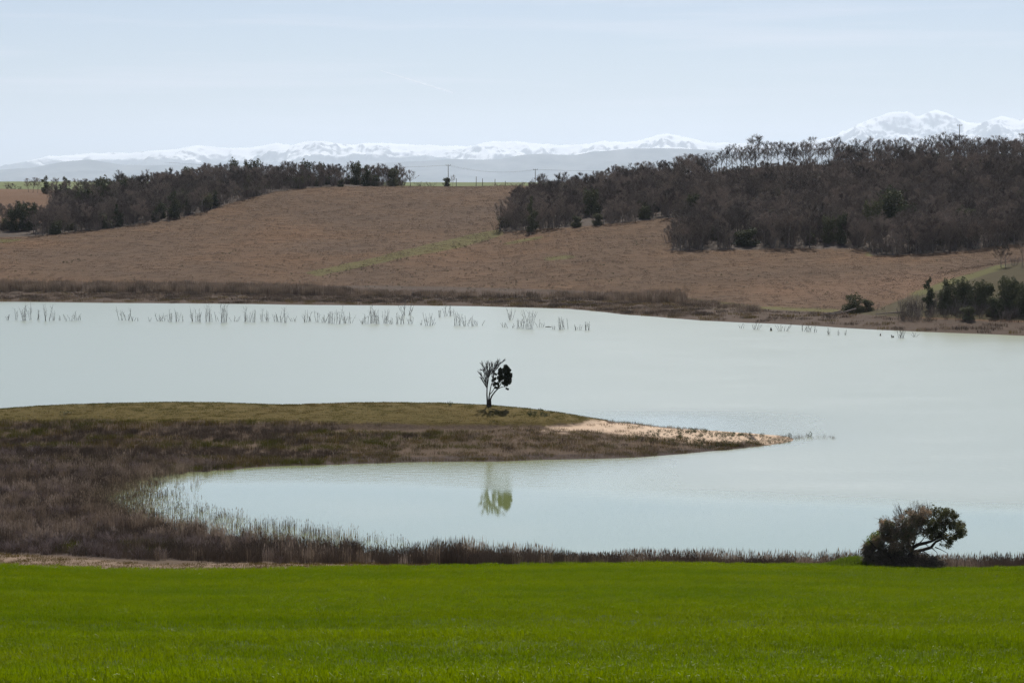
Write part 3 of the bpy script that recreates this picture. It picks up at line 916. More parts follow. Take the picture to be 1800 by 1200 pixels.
# thin stems over the shallow end of the inlet
WEST = [(120, 842), (240, 834), (380, 830), (370, 850), (345, 872), (360, 896), (440, 930), (250, 926), (140, 900)]
x2, y2, z2, px2, py2 = sample_near(31000, -62, -12, 188, 240)
k2 = in_poly(px2, py2, WEST) & (rng.random(len(x2)) < np.interp(px2, [150, 230, 300, 370], [1.0, .55, .10, .01]) * (.5 + fbm(x2 / 4.0, y2 / 3.0, 3, 52)))
x2, y2, z2, px2 = x2[k2], y2[k2], z2[k2], px2[k2]; n2 = len(x2)
x, y, z = np.concatenate([x, x2]), np.concatenate([y, y2]), np.concatenate([z, z2])
idx = np.concatenate([idx, rng.integers(6, 9, n2)]); hgt = np.concatenate([hgt, rng.uniform(.45, .85, n2)])
rot = np.zeros((len(x), 3)); rot[:, 2] = rng.uniform(0, 6.28, len(x))
scatter('shore_reeds', RS, np.stack([x, y, np.maximum(z, -0.25) - 0.05], 1), rot, np.stack([np.ones(len(x)), np.ones(len(x)), hgt], 1), idx, label='brown reeds and dead scrub filling the near lake shore', cat='reeds')

# low puffs of dead scrub in the marsh
M['puff'] = plain_mat('pale_scrub_twig', (0.17, 0.13, 0.11), (0.34, 0.27, 0.235), 0.2, objrand=.4)
def puff_mesh(h, w, seed, stems, r_):
    r = random.Random(seed); a = MB(); V, Fc = [], []
    for i in range(stems):
        b = Vector((r.gauss(0, w * .13), r.gauss(0, w * .13), 0))
        d = Vector((r.gauss(0, .45), r.gauss(0, .45), 1)).normalized(); L = h * r.uniform(.6, 1.05)
        for k in range(7):
            s_ = b + d * L * (k / 9.0); e = s_ + (d + Vector((r.gauss(0, .5), r.gauss(0, .5), .2))).normalized() * L * r.uniform(.25, .5)
            sd_ = d.cross(Vector((r.gauss(0, 1), r.gauss(0, 1), r.gauss(0, 1)))).normalized() * r_
            n0 = len(V); V += [s_ - sd_, s_ + sd_, e]; Fc.append((n0, n0 + 1, n0 + 2))
    a.add([tuple(v) for v in V], Fc)
    return a.build('scrub_puff', M['puff'])
PF = [puff_mesh(1.25, 1.9, 30 + i, 26, .014) for i in range(4)]
x, y, z, px, py = sample_near(5200, -75, 30, 160, 246)
k = in_poly(px, py, MARSH) & ~in_poly(px, py, SPARSE) & (px < 520) & (fbm(x / 8.0, y / 6.0, 3, 24) > .47)
x, y, z, px = x[k], y[k], z[k], px[k]; n = len(x)
scatter('marsh_scrub', PF, np.stack([x, y, z - .05], 1), np.stack([np.zeros(n), np.zeros(n), rng.uniform(0, 6, n)], 1), rng.uniform(.6, 1.25, n), rng.integers(0, 4, n), label='pale dead scrub in rounded puffs over the marsh', cat='scrub')
# low growth of the peninsula
GS = [patch('grass_patch', M[mt], 60, 1.2, 0.05, 0.17, 0.022, 0.5, 80 + i) for i, mt in enumerate(['dry_grass', 'olive_grass', 'dry_grass'])]
GS += [patch('scrub_patch', M[mt], 34, 1.2, 0.22, 0.6, 0.022, 0.25, 90 + i) for i, mt in enumerate(['reed', 'reed_dark', 'dry_grass', 'olive_grass', 'reed_dark'])]
x, y, z, px, py = sample_near(42000, -78, 40, 158, 276)
top = in_poly(px, py, POLY_TOP) & (y > 240)
top |= (y >= 262) & (z > 1.0) & (px < 1055) & (py < 745)
sand = in_poly(px, py, POLY_SAND)
slope_ = (~top) & (y > 225) & (z > 0.02) & (py < 830) & (px < 1420)
lens = in_poly(px, py, [(70, 968), (120, 956), (180, 964), (120, 973)]) | in_poly(px, py, [(200, 963), (260, 951), (345, 957), (300, 966)]) | in_poly(px, py, [(205, 973), (280, 965), (335, 971), (260, 978)])
track = in_poly(px, py, POLY_TRACK) & (y < 180) & (y > wheat_edge(x) - 0.2)
u = rng.random(len(x))
cl = fbm(x / 5.0, y / 2.2, 3, 33)
rows_ = fbm(x / 16.0, y / 1.6, 3, 34)
keep = (top & (u < 0.75)) | (slope_ & ~sand & (u < 0.3 + 0.9 * ((rows_ > 0.42) | (px + (cl - .5) * 500 < 620)))) | (slope_ & sand & (u < 0.02 + 0.20 * (rows_ > 0.60))) | (track & (u < 0.5)) | lens
scar = (np.abs(y - pinterp(x, SCARP) + .6) < .9) & (px > 620) & (u < .9) & (y > 245)
keep &= ~scar
x, y, z, px, py, top, sand, track, lens, cl, rows_ = [a[keep] for a in (x, y, z, px, py, top, sand, track, lens, cl, rows_)]
n = len(x)
green = fbm(x / 10.0, y / 5.0, 3, 35)
idx = np.where(top, np.where(green > 0.5, 1, rng.integers(0, 3, n)), 0)
sl = rng.choice([3, 5, 5, 6, 4], n)
px_s, px = px, px + (fbm(x / 14.0, y / 2.0, 3, 77) - .5) * 520
leftdark = (px < 620) & (py > 748) & (py < 805)
sl = np.where((fbm(x / 8.0, y / 2.0, 3, 36) > 0.55) & (px < 760), 6, sl)
sl = np.where(leftdark & (rows_ > 0.45), rng.choice([4, 7], n), sl)
idx = np.where(top, idx, sl)
idx = np.where(track, 2, idx); idx = np.where(lens, 6, idx)
hs = np.where(top, 0.8 + 0.5 * cl, 0.55 + 0.9 * cl)
hs = np.where(~top, hs * np.interp(px, [500, 800], [1.15, .78]), hs * .75)
rot = np.zeros((n, 3)); rot[:, 2] = rng.uniform(0, 6.28, n)
scatter('peninsula_grass', GS, np.stack([x, y, z - 0.03], 1), rot, np.stack([np.ones(n), np.ones(n), hs], 1), idx, label='short dry grass and brown scrub on the peninsula', cat='grass')

# ------------------------------------------------------------------ trees
def grow(mb_trunk, mb_twig, h, seed, spread=0.5, trunk_frac=0.4, limbs=7, levels=3, r0=None, twig_r=0.022, lean=0.03, kids=(3, 5), spray=0, spray_w=0.03, env=None):
    r = random.Random(seed)
    r0 = r0 or h * 0.016
    pts, rad = [], []
    n = 6
    dx, dy = r.uniform(-lean, lean), r.uniform(-lean, lean)
    p = Vector((0, 0, -0.3))
    for i in range(n + 1):
        t = i / n
        pts.append(p.copy()); rad.append(r0 * (1.35 - 0.35 * min(1, t * 4)) * (1 - 0.72 * t))
        p = p + Vector((dx + r.uniform(-.04, .04), dy + r.uniform(-.04, .04), 1)) * (h * 0.78 / n)
    mb_trunk.tube(pts, rad, 5)
    def along(t):
        f = t * n; i = min(int(f), n - 1); q = f - i
        return pts[i].lerp(pts[i + 1], q), rad[i] * (1 - q) + rad[i + 1] * q
    def branch(p0, d, L, rd, lev):
        d = d.normalized()
        if env:
            def outside(p): return (p.x ** 2 + p.y ** 2) / (env[0] * h) ** 2 + ((p.z - h * .58) / (env[1] * h)) ** 2 > 1
            for _ in range(6):
                if outside(p0 + d * L): L *= 0.78
        k = 3
        ps, rs = [p0.copy()], [rd]
        q = p0.copy(); dd = d.copy()
        for i in range(k):
            dd = (dd + Vector((r.uniform(-.22, .22), r.uniform(-.22, .22), r.uniform(-.05, .22)))).normalized()
            q = q + dd * (L / k)
            ps.append(q.copy()); rs.append(max(rd * (1 - 0.75 * (i + 1) / k), twig_r * 0.5))
        (mb_trunk if lev == 0 else mb_twig).tube(ps, rs, 4 if lev == 0 else 3, cap=False)
        if lev + 1 >= levels and spray:
            V, Fc = [], []
            for j in range(spray):
                f = r.uniform(0.1, 1.0) * k; i = min(int(f), k - 1)
                b = ps[i].lerp(ps[i + 1], f - i)
                nd = (dd * 0.7 + Vector((r.uniform(-1, 1), r.uniform(-1, 1), r.uniform(-.4, 1.0)))).normalized()
                e = b + nd * h * r.uniform(0.05, 0.10)
                sd_ = nd.cross(Vector((r.uniform(-1, 1), r.uniform(-1, 1), r.uniform(-1, 1)))).normalized() * spray_w
                V += [b + sd_, b - sd_, e]; Fc.append((len(V) - 3, len(V) - 2, len(V) - 1))
            mb_twig.add([tuple(v) for v in V], Fc)
        if lev + 1 < levels:
            for j in range(r.randint(*kids)):
                t = r.uniform(0.25, 1.0); f = t * k; i = min(int(f), k - 1)
                b = ps[i].lerp(ps[i + 1], f - i)
                nd = (dd + Vector((r.uniform(-1, 1), r.uniform(-1, 1), r.uniform(-0.3, 0.9))) * 0.75).normalized()
                branch(b, nd, L * r.uniform(0.4, 0.65), max(rd * 0.5, twig_r), lev + 1)
    for j in range(limbs):
        t = trunk_frac + (1 - trunk_frac) * (j + r.random()) / limbs
        b, rb = along(min(t, 0.99))
        a = j * 2.4 + r.uniform(-.5, .5)
        up = 0.55 + 0.9 * t
        d = Vector((math.cos(a), math.sin(a), up * 0.8)) if t < 0.97 else Vector((r.uniform(-.3, .3), r.uniform(-.3, .3), 1))
        branch(b, d, h * spread * (1.05 - 0.45 * t) * r.uniform(0.75, 1.1), rb * 0.62, 0)

def bare_tree_meshes(h, seed, **k):
    a, b = MB(), MB()
    grow(a, b, h, seed, **k)
    return a.build('trunk', M['bark']), b.build('crown', M['twig'])

def blob_points(blobs, n, seed, shell=0.55):
    """points in ellipsoids, denser towards the surface"""
    r = np.random.default_rng(seed)
    vol = np.array([b[3] * b[4] * b[5] for b in blobs], float) ** 0.75
    cnt = r.multinomial(n, vol / vol.sum())
    out = []
    for b, c in zip(blobs, cnt):
        d = r.normal(size=(c, 3)); d /= np.linalg.norm(d, axis=1)[:, None] + 1e-9
        q = r.random(c) ** (1 / 3.0)
        q = np.where(r.random(c) < shell, 0.75 + 0.3 * q, q)
        out.append(np.array(b[:3]) + d * q[:, None] * np.array(b[3:6]))
    return np.concatenate(out)

def lumps(blobs, k=5, seed=1, f=(.22, .5), keep=True):
    r = random.Random(seed); out = []
    for b in blobs:
        if keep: out.append((*b[:3], b[3] * .72, b[4] * .72, b[5] * .72))
        for i in range(k):
            d = Vector((r.gauss(0, 1), r.gauss(0, 1), r.gauss(0, 1))).normalized(); g = r.uniform(*f)
            out.append((b[0] + d.x * b[3] * (1.05 - g * .7), b[1] + d.y * b[4] * (1.05 - g * .7), b[2] + d.z * b[5] * (1.05 - g * .7), b[3] * g, b[4] * g, b[5] * g))
    return out
def evergreen_meshes(h, w, seed, shape='round', leaf=0.46, n=750):
    r = random.Random(seed)
    a, c = MB(), MB()
    a.tube([(0, 0, -0.3), (0.05, 0.02, h * 0.3), (0, 0.05, h * 0.7)], [h * 0.022, h * 0.016, h * 0.006], 6)
    blobs = []
    if shape == 'round':
        for i in range(16):
            t = r.uniform(0, 2 * math.pi); q = r.uniform(0.1, 0.34) * w; zz = h * r.uniform(0.12, 0.82)
            s = w * r.uniform(0.15, 0.25)
            blobs.append((q * math.cos(t), q * math.sin(t), zz, s, s, s * 0.85))
            a.tube([(0, 0, h * 0.28), (q * 0.5 * math.cos(t), q * .5 * math.sin(t), zz * 0.7), (q * math.cos(t), q * math.sin(t), zz)], [h * .009, h * .006, h * .002], 4, cap=False)
        for i in range(7):
            t = i * 0.9 + r.uniform(-.3, .3); q = r.uniform(0.15, 0.30) * w; s = w * r.uniform(0.16, 0.22)
            blobs.append((q * math.cos(t), q * math.sin(t), s * .7, s, s, s * .9))
        blobs.append((0, 0, h * 0.48, w * 0.3, w * 0.3, h * 0.40))
    else:
        for i in range(9):
            f = i / 8; s = w * 0.5 * (1 - 0.72 * f) * r.uniform(0.8, 1.15)
            blobs.append((r.uniform(-.2, .2) * w, r.uniform(-.2, .2) * w, h * (0.10 + 0.8 * f), s, s, h * 0.11))
    blobs = lumps(blobs, 5, seed, (.3, .55))
    pts = blob_points(blobs, n, seed)
    c.leaves(pts, leaf, seed=seed)
    return a.build('trunk', M['dark_bark']), c.build('crown', M['evergreen'])

def bare_shrub_mesh(h, w, seed, stems=14, r_=0.03, mat='twig', kids=4):
    r = random.Random(seed)
    a = MB()
    for i in range(stems):
        t = r.uniform(0, 6.28); q = r.uniform(0, 0.25) * w
        p = Vector((q * math.cos(t), q * math.sin(t), -0.15))
        d = Vector((math.cos(t) * w / h * r.uniform(.1, .6), math.sin(t) * w / h * r.uniform(.1, .6), 1)).normalized()
        L = h * r.uniform(0.6, 1.0)
        ps = [p, p + d * L * 0.5 + Vector((r.uniform(-.1, .1), r.uniform(-.1, .1), 0)) * L * 0.3]
        ps.append(ps[1] + (d + Vector((r.uniform(-.25, .25), r.uniform(-.25, .25), .2))).normalized() * L * 0.5)
        a.tube(ps, [r_, r_ * 0.7, r_ * 0.25], 3, cap=False)
        for k in range(kids):
            f = r.uniform(0.3, 0.95)
            b = ps[0].lerp(ps[1], f * 2) if f < .5 else ps[1].lerp(ps[2], f * 2 - 1)
            e = b + (d + Vector((r.uniform(-1, 1), r.uniform(-1, 1), r.uniform(0, .8))) * 0.7).normalized() * L * r.uniform(0.18, 0.4)
            a.tube([b, e], [r_ * 0.5, r_ * 0.2], 3, cap=False)
    return a.build('bare_shrub', M[mat])

BT = [bare_tree_meshes(h, 100 + i, spread=sp, trunk_frac=tf, limbs=lb, kids=(4, 5), twig_r=0.026, spray=12, spray_w=.02, env=(.34, .44)) for i, (h, sp, tf, lb) in enumerate(((11, .40, .38, 9), (12, .36, .42, 9), (10.5, .46, .35, 10), (11.5, .36, .3, 10), (9.5, .44, .32, 9), (12.5, .40, .45, 8)))]
# airier crowns for trees seen against the sky
BO = [bare_tree_meshes(h, 150 + i, spread=sp, trunk_frac=tf, limbs=lb, kids=(4, 5), twig_r=0.028, spray=12, spray_w=.015, lean=.10, env=(e_, .44)) for i, (h, sp, tf, lb, e_) in enumerate(((11, .46, .26, 11, .42), (12, .44, .34, 10, .36), (10.5, .5, .22, 11, .46), (11.5, .42, .30, 11, .30), (9.5, .5, .24, 10, .44), (12.5, .46, .38, 9, .40)))]
def top_of(ms): return max(v.co.z for m_ in ms for v in m_.vertices)
BTH = [top_of(m_) for m_ in BT]; BOH = [top_of(m_) for m_ in BO]
ET = [evergreen_meshes(9, 8, 300, 'round', n=4600), evergreen_meshes(8, 9, 301, 'round', n=5000), evergreen_meshes(10, 4.2, 302, 'cone', n=2800), evergreen_meshes(7, 6, 303, 'round', n=3200), evergreen_meshes(11, 6.5, 304, 'cone', n=3800)]
SH = [bare_shrub_mesh(3.6, 3.4, 400 + i, 20, 0.032) for i in range(3)]

def thing_from(meshes, name, loc, label, cat, group=None, s=1.0, rz=0.0):
    o = empty(name, loc, rz, s)
    tag(o, label, cat, group)
    for nm, me in zip(('trunk', 'crown'), meshes):
        c = bpy.data.objects.new(nm, me); C.objects.link(c); c.parent = o
    return o

def far_at(px, D):
    x = xat(px, D) ; return x, D, float(far_z(np.array([x]), np.array([float(D)]))[0])

# single evergreens: px, base py-free depth, height px, width px, shape, label
EV = [
    (45, 775, 52, 42, 0, 'broad dark evergreen oak alone before the small brown field at left'),
    (22, 772, 44, 26, 3, 'dark evergreen touching the left side of the broad oak by the brown field'),
    (80, 925, 34, 19, 4, 'dark pointed conifer on the left skyline beside the green field'),
    (115, 915, 34, 22, 4, 'second dark conifer from the left on the skyline, before bare trees'),
    (178, 862, 50, 40, 1, 'large round evergreen oak in the left wood below the skyline conifers'),
    (213, 872, 38, 24, 3, 'rounded evergreen right of the large oak in the left wood'),
    (207, 782, 40, 20, 2, 'dark narrow evergreen at the field edge of the left wood, with a pale top'),
    (305, 803, 52, 26, 4, 'tall dark pine at the field edge of the left wood'),
    (150, 850, 36, 40, 3, 'dark evergreen thicket left of the large oak in the left wood'),
    (240, 925, 30, 24, 0, 'evergreen at the left foot of the rising skyline of the left wood'),
    (330, 935, 34, 34, 0, 'evergreen dome on the left part of the left wood skyline'),
    (413, 938, 46, 28, 1, 'highest evergreen dome on the left wood skyline'),
    (443, 938, 45, 34, 0, 'wide evergreen dome just right of the highest one on the left skyline'),
    (540, 936, 44, 34, 1, 'evergreen dome midway along the left wood skyline'),
    (564, 936, 40, 22, 0, 'smaller evergreen dome right of the midway one on the left skyline'),
    (627, 915, 44, 26, 0, 'round evergreen near the right end of the left wood skyline'),
    (645, 905, 36, 20, 2, 'dark evergreen column at the right end of the left wood'),
    (690, 908, 34, 22, 3, 'evergreen among bare trees at the right tip of the left wood'),
    (786, 908, 17, 15, 3, 'small round dark bush on the ridge below the concrete pole'),
    (935, 716, 64, 20, 2, 'dark narrow conifer at the left corner of the right wood'),
    (1040, 745, 50, 34, 0, 'evergreen among the bare trees right of the corner conifer'),
    (1215, 730, 36, 30, 3, 'dark evergreen at the field edge behind the near clump'),
    (1310, 660, 32, 44, 3, 'evergreen at the top of the near clump by the brown field'),
    (1455, 662, 52, 30, 0, 'dark evergreen beside a pale barked tree in the near clump'),
    (1478, 660, 58, 24, 3, 'greyish evergreen just right of the dark one in the near clump'),
    (1535, 672, 70, 40, 0, 'tall dark evergreen behind the pale bare tree near the blossom'),
    (1572, 700, 66, 80, 1, 'largest round evergreen oak on the slope of the right wood'),
    (1700, 680, 44, 46, 1, 'round evergreen above the field at the right of the wood'),
    (1499, 503, 38, 40, 1, 'dense dark round bush beside the far shore'),
    (1527, 503, 24, 26, 3, 'smaller dark bush touching the right of the dense round shore bush'),
    (1634, 482, 60, 24, 4, 'narrow dark conifer among bare saplings on the right shore'),
    (1678, 480, 58, 34, 0, 'dark evergreen right of the narrow conifer on the right shore'),
    (1716, 478, 54, 30, 0, 'evergreen with bare stems midway in the right shore hedge'),
    (1752, 470, 36, 26, 3, 'low dark evergreen bush in front of the right shore hedge'),
    (1770, 474, 66, 36, 0, 'tallest evergreen of the hedge on the right shore'),
    (1798, 470, 62, 34, 1, 'evergreen cut by the right edge of the picture on the shore'),
    (1658, 480, 40, 20, 3, 'lower evergreen bush touching the right of the narrow conifer'),
    (1697, 481, 46, 24, 0, 'evergreen standing behind the gap between the two left hedge evergreens'),
    (1735, 478, 48, 24, 3, 'evergreen behind the low dark bush in the right shore hedge'),
    (1786, 474, 56, 26, 0, 'evergreen second from the right picture edge in the shore hedge'),
    (1704, 468, 26, 22, 3, 'low evergreen shrub at the foot of the right shore hedge'),
]
def clear_of_ev(x, y):
    ok = np.ones(len(x), bool)
    for px, D, hp, wpx, kind, lab in EV:
        ex, w_ = xat(px, D), wpx * D / F
        ok &= ~((np.abs(x - ex) < w_ * 0.5 + 1.2) & (y > D - 26) & (y < D + w_ * .4))
    return ok
# skyline trees of the right wood, one by one
sk = random.Random(5)
skyline_n = 0
px = 1085
while px < 1840:
    D = sk.uniform(814, 840)
    x, y, z = far_at(px, D)
    i = sk.randrange(6)
    hh = np.interp(px, [1085, 1200, 1300, 1800], [10.5, 11.3, 12.2, 11.8]) * sk.choice((sk.uniform(.62, .85), sk.uniform(.85, 1.0), sk.uniform(.92, 1.1)))
    s = hh / BOH[i]
    thing_from(BO[i], 'bare_tree', (x, y, z - 0.1), 'bare oak in the skyline row along the crest of the right-hand wood', 'tree', 'bare trees on the skyline of the right wood', (s * 1.05, s * 1.05, s), sk.uniform(0, 6.28))
    skyline_n += 1
    px += sk.choice((sk.uniform(3, 8), sk.uniform(6, 14)))

# wood masses
def wood_points(n, x0, x1, y0, y1, poly):
    x = rng.uniform(x0, x1, n); y = rng.uniform(y0, y1, n); z = far_z(x, y)
    px, py = project(x, y, z)
    k = in_poly(px, py, poly)
    return x[k], y[k], z[k], px[k], py[k]
def thin(x, y, dmin):
    keep, cell = [], {}
    for i in range(len(x)):
        c = (int(x[i] // dmin), int(y[i] // dmin))
        ok = True
        for a in (-1, 0, 1):
            for b in (-1, 0, 1):
                for j in cell.get((c[0] + a, c[1] + b), ()):
                    if (x[i] - x[j]) ** 2 + (y[i] - y[j]) ** 2 < dmin * dmin: ok = False
        if ok:
            keep.append(i); cell.setdefault(c, []).append(i)
    return np.array(keep, int)

x, y, z, px, py = wood_points(16000, -6, 330, 625, 830, WOOD_R)
k = clear_of_ev(x, y) & ((y < 806) | (px < 1240) | ((px > 1470) & (y < 828))); x, y, z, px, py = [a[k] for a in (x, y, z, px, py)]
k = thin(x, y, 3.4); x, y, z, px, py = [a[k] for a in (x, y, z, px, py)]
order = np.argsort(y + rng.uniform(-25, 25, len(y)))
x, y, z, px, py = [a[order] for a in (x, y, z, px, py)]
vis = (px > -10) & (px < 1810)
ind = np.zeros(len(x), bool)
cand = np.where(vis)[0][:130]
ind[cand] = True
for i in np.where(ind)[0]:
    v = random.randrange(6); s = random.uniform(0.62, 0.98)
    thing_from(BT[v], 'bare_tree', (x[i], y[i], z[i] - 0.1), 'leafless brown tree near the lower front edge of the right-hand wood', 'tree', 'bare trees in the front of the right wood', (s * 1.15, s * 1.15, s), random.uniform(0, 6.28))
rest = ~ind
wmesh = []
for a, b in BT:
    m_ = bpy.data.meshes.new('wood_tree')
    va = np.array([v.co[:] for v in a.vertices]); vb = np.array([v.co[:] for v in b.vertices])
    fa = [tuple(p.vertices) for p in a.polygons]; fb = [tuple(i + len(va) for i in p.vertices) for p in b.polygons]
    m_.from_pydata([tuple(v) for v in np.concatenate([va, vb])], [], fa + fb)
    m_.materials.append(M['bark']); m_.materials.append(M['twig'])
    m_.polygons.foreach_set('material_index', [0] * len(fa) + [1] * len(fb)); m_.update()
    wmesh.append(m_)
def evm(a, b):
    m_ = bpy.data.meshes.new('wood_evergreen')
    va = np.array([v.co[:] for v in a.vertices]); vb = np.array([v.co[:] for v in b.vertices])
    fa = [tuple(p.vertices) for p in a.polygons]; fb = [tuple(i + len(va) for i in p.vertices) for p in b.polygons]
    m_.from_pydata([tuple(v) for v in np.concatenate([va, vb])], [], fa + fb)
    m_.materials.append(M['dark_bark']); m_.materials.append(M['evergreen'])
    m_.polygons.foreach_set('material_index', [0] * len(fa) + [1] * len(fb)); m_.update()
    return m_
SRC = wmesh + SH + [evm(*e) for e in ET[:4]]
def wood_stuff(name, x, y, z, ever, label, tree_s):
    n = len(x)
    idx = rng.integers(0, 6, n)
    e = rng.random(n) < ever
    idx = np.where(e, rng.integers(9, 13, n), idx)
    s = rng.uniform(tree_s[0], tree_s[1], n) * np.where((x > 78) & (x < 133) & (y > 765), np.interp(y, [765, 806], [1, .66]), np.where((x > 133) & (y > 775), np.interp(y, [775, 828], [1, .78]), 1))
    s = np.where(e, s * 0.75, s)
    rot = np.zeros((n, 3)); rot[:, 2] = rng.uniform(0, 6.28, n)
    # understorey
    m_ = int(n * 2.2)
    j = rng.integers(0, n, m_)
    ux = x[j] + rng.uniform(-2.5, 2.5, m_); uy = y[j] + rng.uniform(-2.0, 2.5, m_); uz = far_z(ux, uy)
    ur = np.zeros((m_, 3)); ur[:, 2] = rng.uniform(0, 6.28, m_)
    us_ = rng.uniform(0.7, 1.5, m_)
    scatter(name, SRC, np.concatenate([np.stack([x, y, z - 0.1], 1), np.stack([ux, uy, uz - 0.1], 1)]), np.concatenate([rot, ur]),
            np.concatenate([np.stack([s * 1.15, s * 1.15, s], 1), np.repeat(us_[:, None], 3, 1)]), np.concatenate([idx, rng.integers(6, 9, m_)]), label=label, cat='wood')
# undergrowth must also stand below the individual trees
wood_stuff('bare_woodland', np.concatenate([x[rest], x[ind] + 2]), np.concatenate([y[rest], y[ind] + 2.5]), np.concatenate([z[rest], z[ind]]), 0.10, 'dense leafless brown wood covering the right-hand hillside', (0.6, 0.98))

x, y, z, px, py = wood_points(14000, -300, -42, 740, 945, WOOD_L)
bf = (px < 92) & (y > 790)
k = ~bf & (np.interp(px, [-300, 0, 90, 200, 300, 730], [800, 800, 870, 905, 935, 940]) > y)
x, y, z, px, py = [a[k] for a in (x, y, z, px, py)]
k = clear_of_ev(x, y); x, y, z, px, py = [a[k] for a in (x, y, z, px, py)]
k = thin(x, y, 3.6); x, y, z, px, py = [a[k] for a in (x, y, z, px, py)]
order = np.argsort(y + rng.uniform(-25, 25, len(y)))
x, y, z, px, py = [a[order] for a in (x, y, z, px, py)]
vis = (px > 0) & (px < 735)
ind = np.zeros(len(x), bool); ind[np.where(vis)[0][:50]] = True
for i in np.where(ind)[0]:
    v = random.randrange(6); s = random.uniform(0.55, 0.85)
    thing_from(BT[v], 'bare_tree', (x[i], y[i], z[i] - 0.1), 'leafless brown tree near the lower front edge of the left-hand wood', 'tree', 'bare trees in the front of the left wood', (s * 1.15, s * 1.15, s), random.uniform(0, 6.28))
wood_stuff('mixed_woodland', np.concatenate([x[~ind], x[ind] + 2]), np.concatenate([y[~ind], y[ind] + 2.5]), np.concatenate([z[~ind], z[ind]]), 0.27, 'dark mixed wood of bare and evergreen trees on the left-hand ridge', (0.6, 0.92))

EH = ((9, 8), (8, 9), (10, 4.2), (7, 6), (11, 6.5))
HEDGE = lambda px, D: 1.4 if (px > 1645 and D < 490) else 1.0
for px, D, hp, wpx, kind, lab in EV:
    x, y, z = far_at(px, D)
    sc = D / F
    name = 'evergreen_bush' if ('bush' in lab or 'shrub' in lab) else ('conifer' if kind in (2, 4) else 'evergreen_tree')
    thing_from(ET[kind], name, (x, y, z - 0.15), lab, 'bush' if 'bush' in name else 'tree', None,
               (HEDGE(px, D) * wpx * sc / EH[kind][1], HEDGE(px, D) * wpx * sc / EH[kind][1], hp * sc / EH[kind][0]), random.uniform(0, 6.28))

# bare trees standing apart: px, D, height px, width factor, label
BS = [
    (12, 1120, 20, 1.2, 'small bare tree on the green field at the far left edge'),
    (23, 1120, 19, 1.3, 'small bare spreading tree second from left on the far green field'),
    (34, 1090, 16, 0.8, 'thin bare tree third from left beside the far green field'),
    (50, 940, 26, 1.0, 'bare tree left of the pointed conifer, leftmost of its row'),
    (58, 942, 28, 0.9, 'bare tree left of the pointed conifer, second of its row'),
    (66, 938, 29, 0.9, 'bare tree touching the left side of the pointed conifer'),
    (96, 930, 32, 1.1, 'bare oak between the two skyline conifers at left'),
    (134, 925, 32, 1.0, 'bare oak right of the second skyline conifer at left'),
    (152, 925, 32, 1.0, 'bare oak second to the right of the skyline conifers at left'),
    (722, 912, 30, 1.2, 'bare tree standing apart at the right tip of the left wood'),
    (707, 912, 36, 1.0, 'bare tree at the end of the left wood, beside the lone one'),
    (796, 925, 22, 0.8, 'slim bare tree behind the small round bush on the ridge'),
    (894, 1100, 12, 1.3, 'tiny bare tree far off on the plain between the poles'),
    (1760, 535, 48, 1.0, 'bare dark tree leftmost at the top of the right meadow'),
    (1768, 533, 46, 0.9, 'second bare dark tree at the top of the right meadow'),
    (1797, 530, 48, 0.8, 'bare tree by the right picture edge above the meadow'),
    (1550, 652, 62, 1.5, 'round pale brown bare tree left of the blossoming shrub'),
    (1327, 832, 64, 1.25, 'largest bare oak standing out on the right skyline'),
    (915, 722, 46, 1.0, 'bare tree leaning at the left corner of the right wood'),
]
for px, D, hp, wf, lab in BS:
    x, y, z = far_at(px, D) if D < 1050 else (xat(px, D), D, float(np.interp(D, [1000, 1150, 1500], [27.5, 30.5, 37.4])))
    v = random.randrange(6); s = hp * D / F / BOH[v]
    thing_from(BO[v], 'bare_tree', (x, y, z - 0.1), lab, 'tree', None, (s * wf, s * wf, s), random.uniform(0, 6.28))

# saplings of the right shore
SAP = [bare_tree_meshes(5.0, 500 + i, spread=.22, trunk_frac=.35, limbs=6, levels=2, kids=(2, 4), r0=0.06, twig_r=0.014) for i in range(3)]
ordn = ['leftmost', 'second', 'third', 'fourth', 'fifth', 'sixth', 'seventh', 'eighth', 'ninth', 'tenth', 'eleventh', 'twelfth']
for j, (px, D, hp) in enumerate(((1587, 486, 38), (1596, 484, 46), (1604, 486, 44), (1613, 482, 40), (1622, 484, 44), (1646, 484, 44), (1655, 482, 46), (1664, 484, 36), (1697, 482, 38), (1733, 480, 44), (1745, 482, 40))):
    x, y, z = far_at(px, D); s = hp * D / F / 5.0
    w_ = ordn[j] + (' from the left' if j else '')
    thing_from(SAP[j % 3], 'bare_sapling', (x, y, z - 0.1), 'slender leafless sapling, %s in the right shore hedge' % w_, 'sapling', 'bare saplings on the right shore', s, j * 1.1)

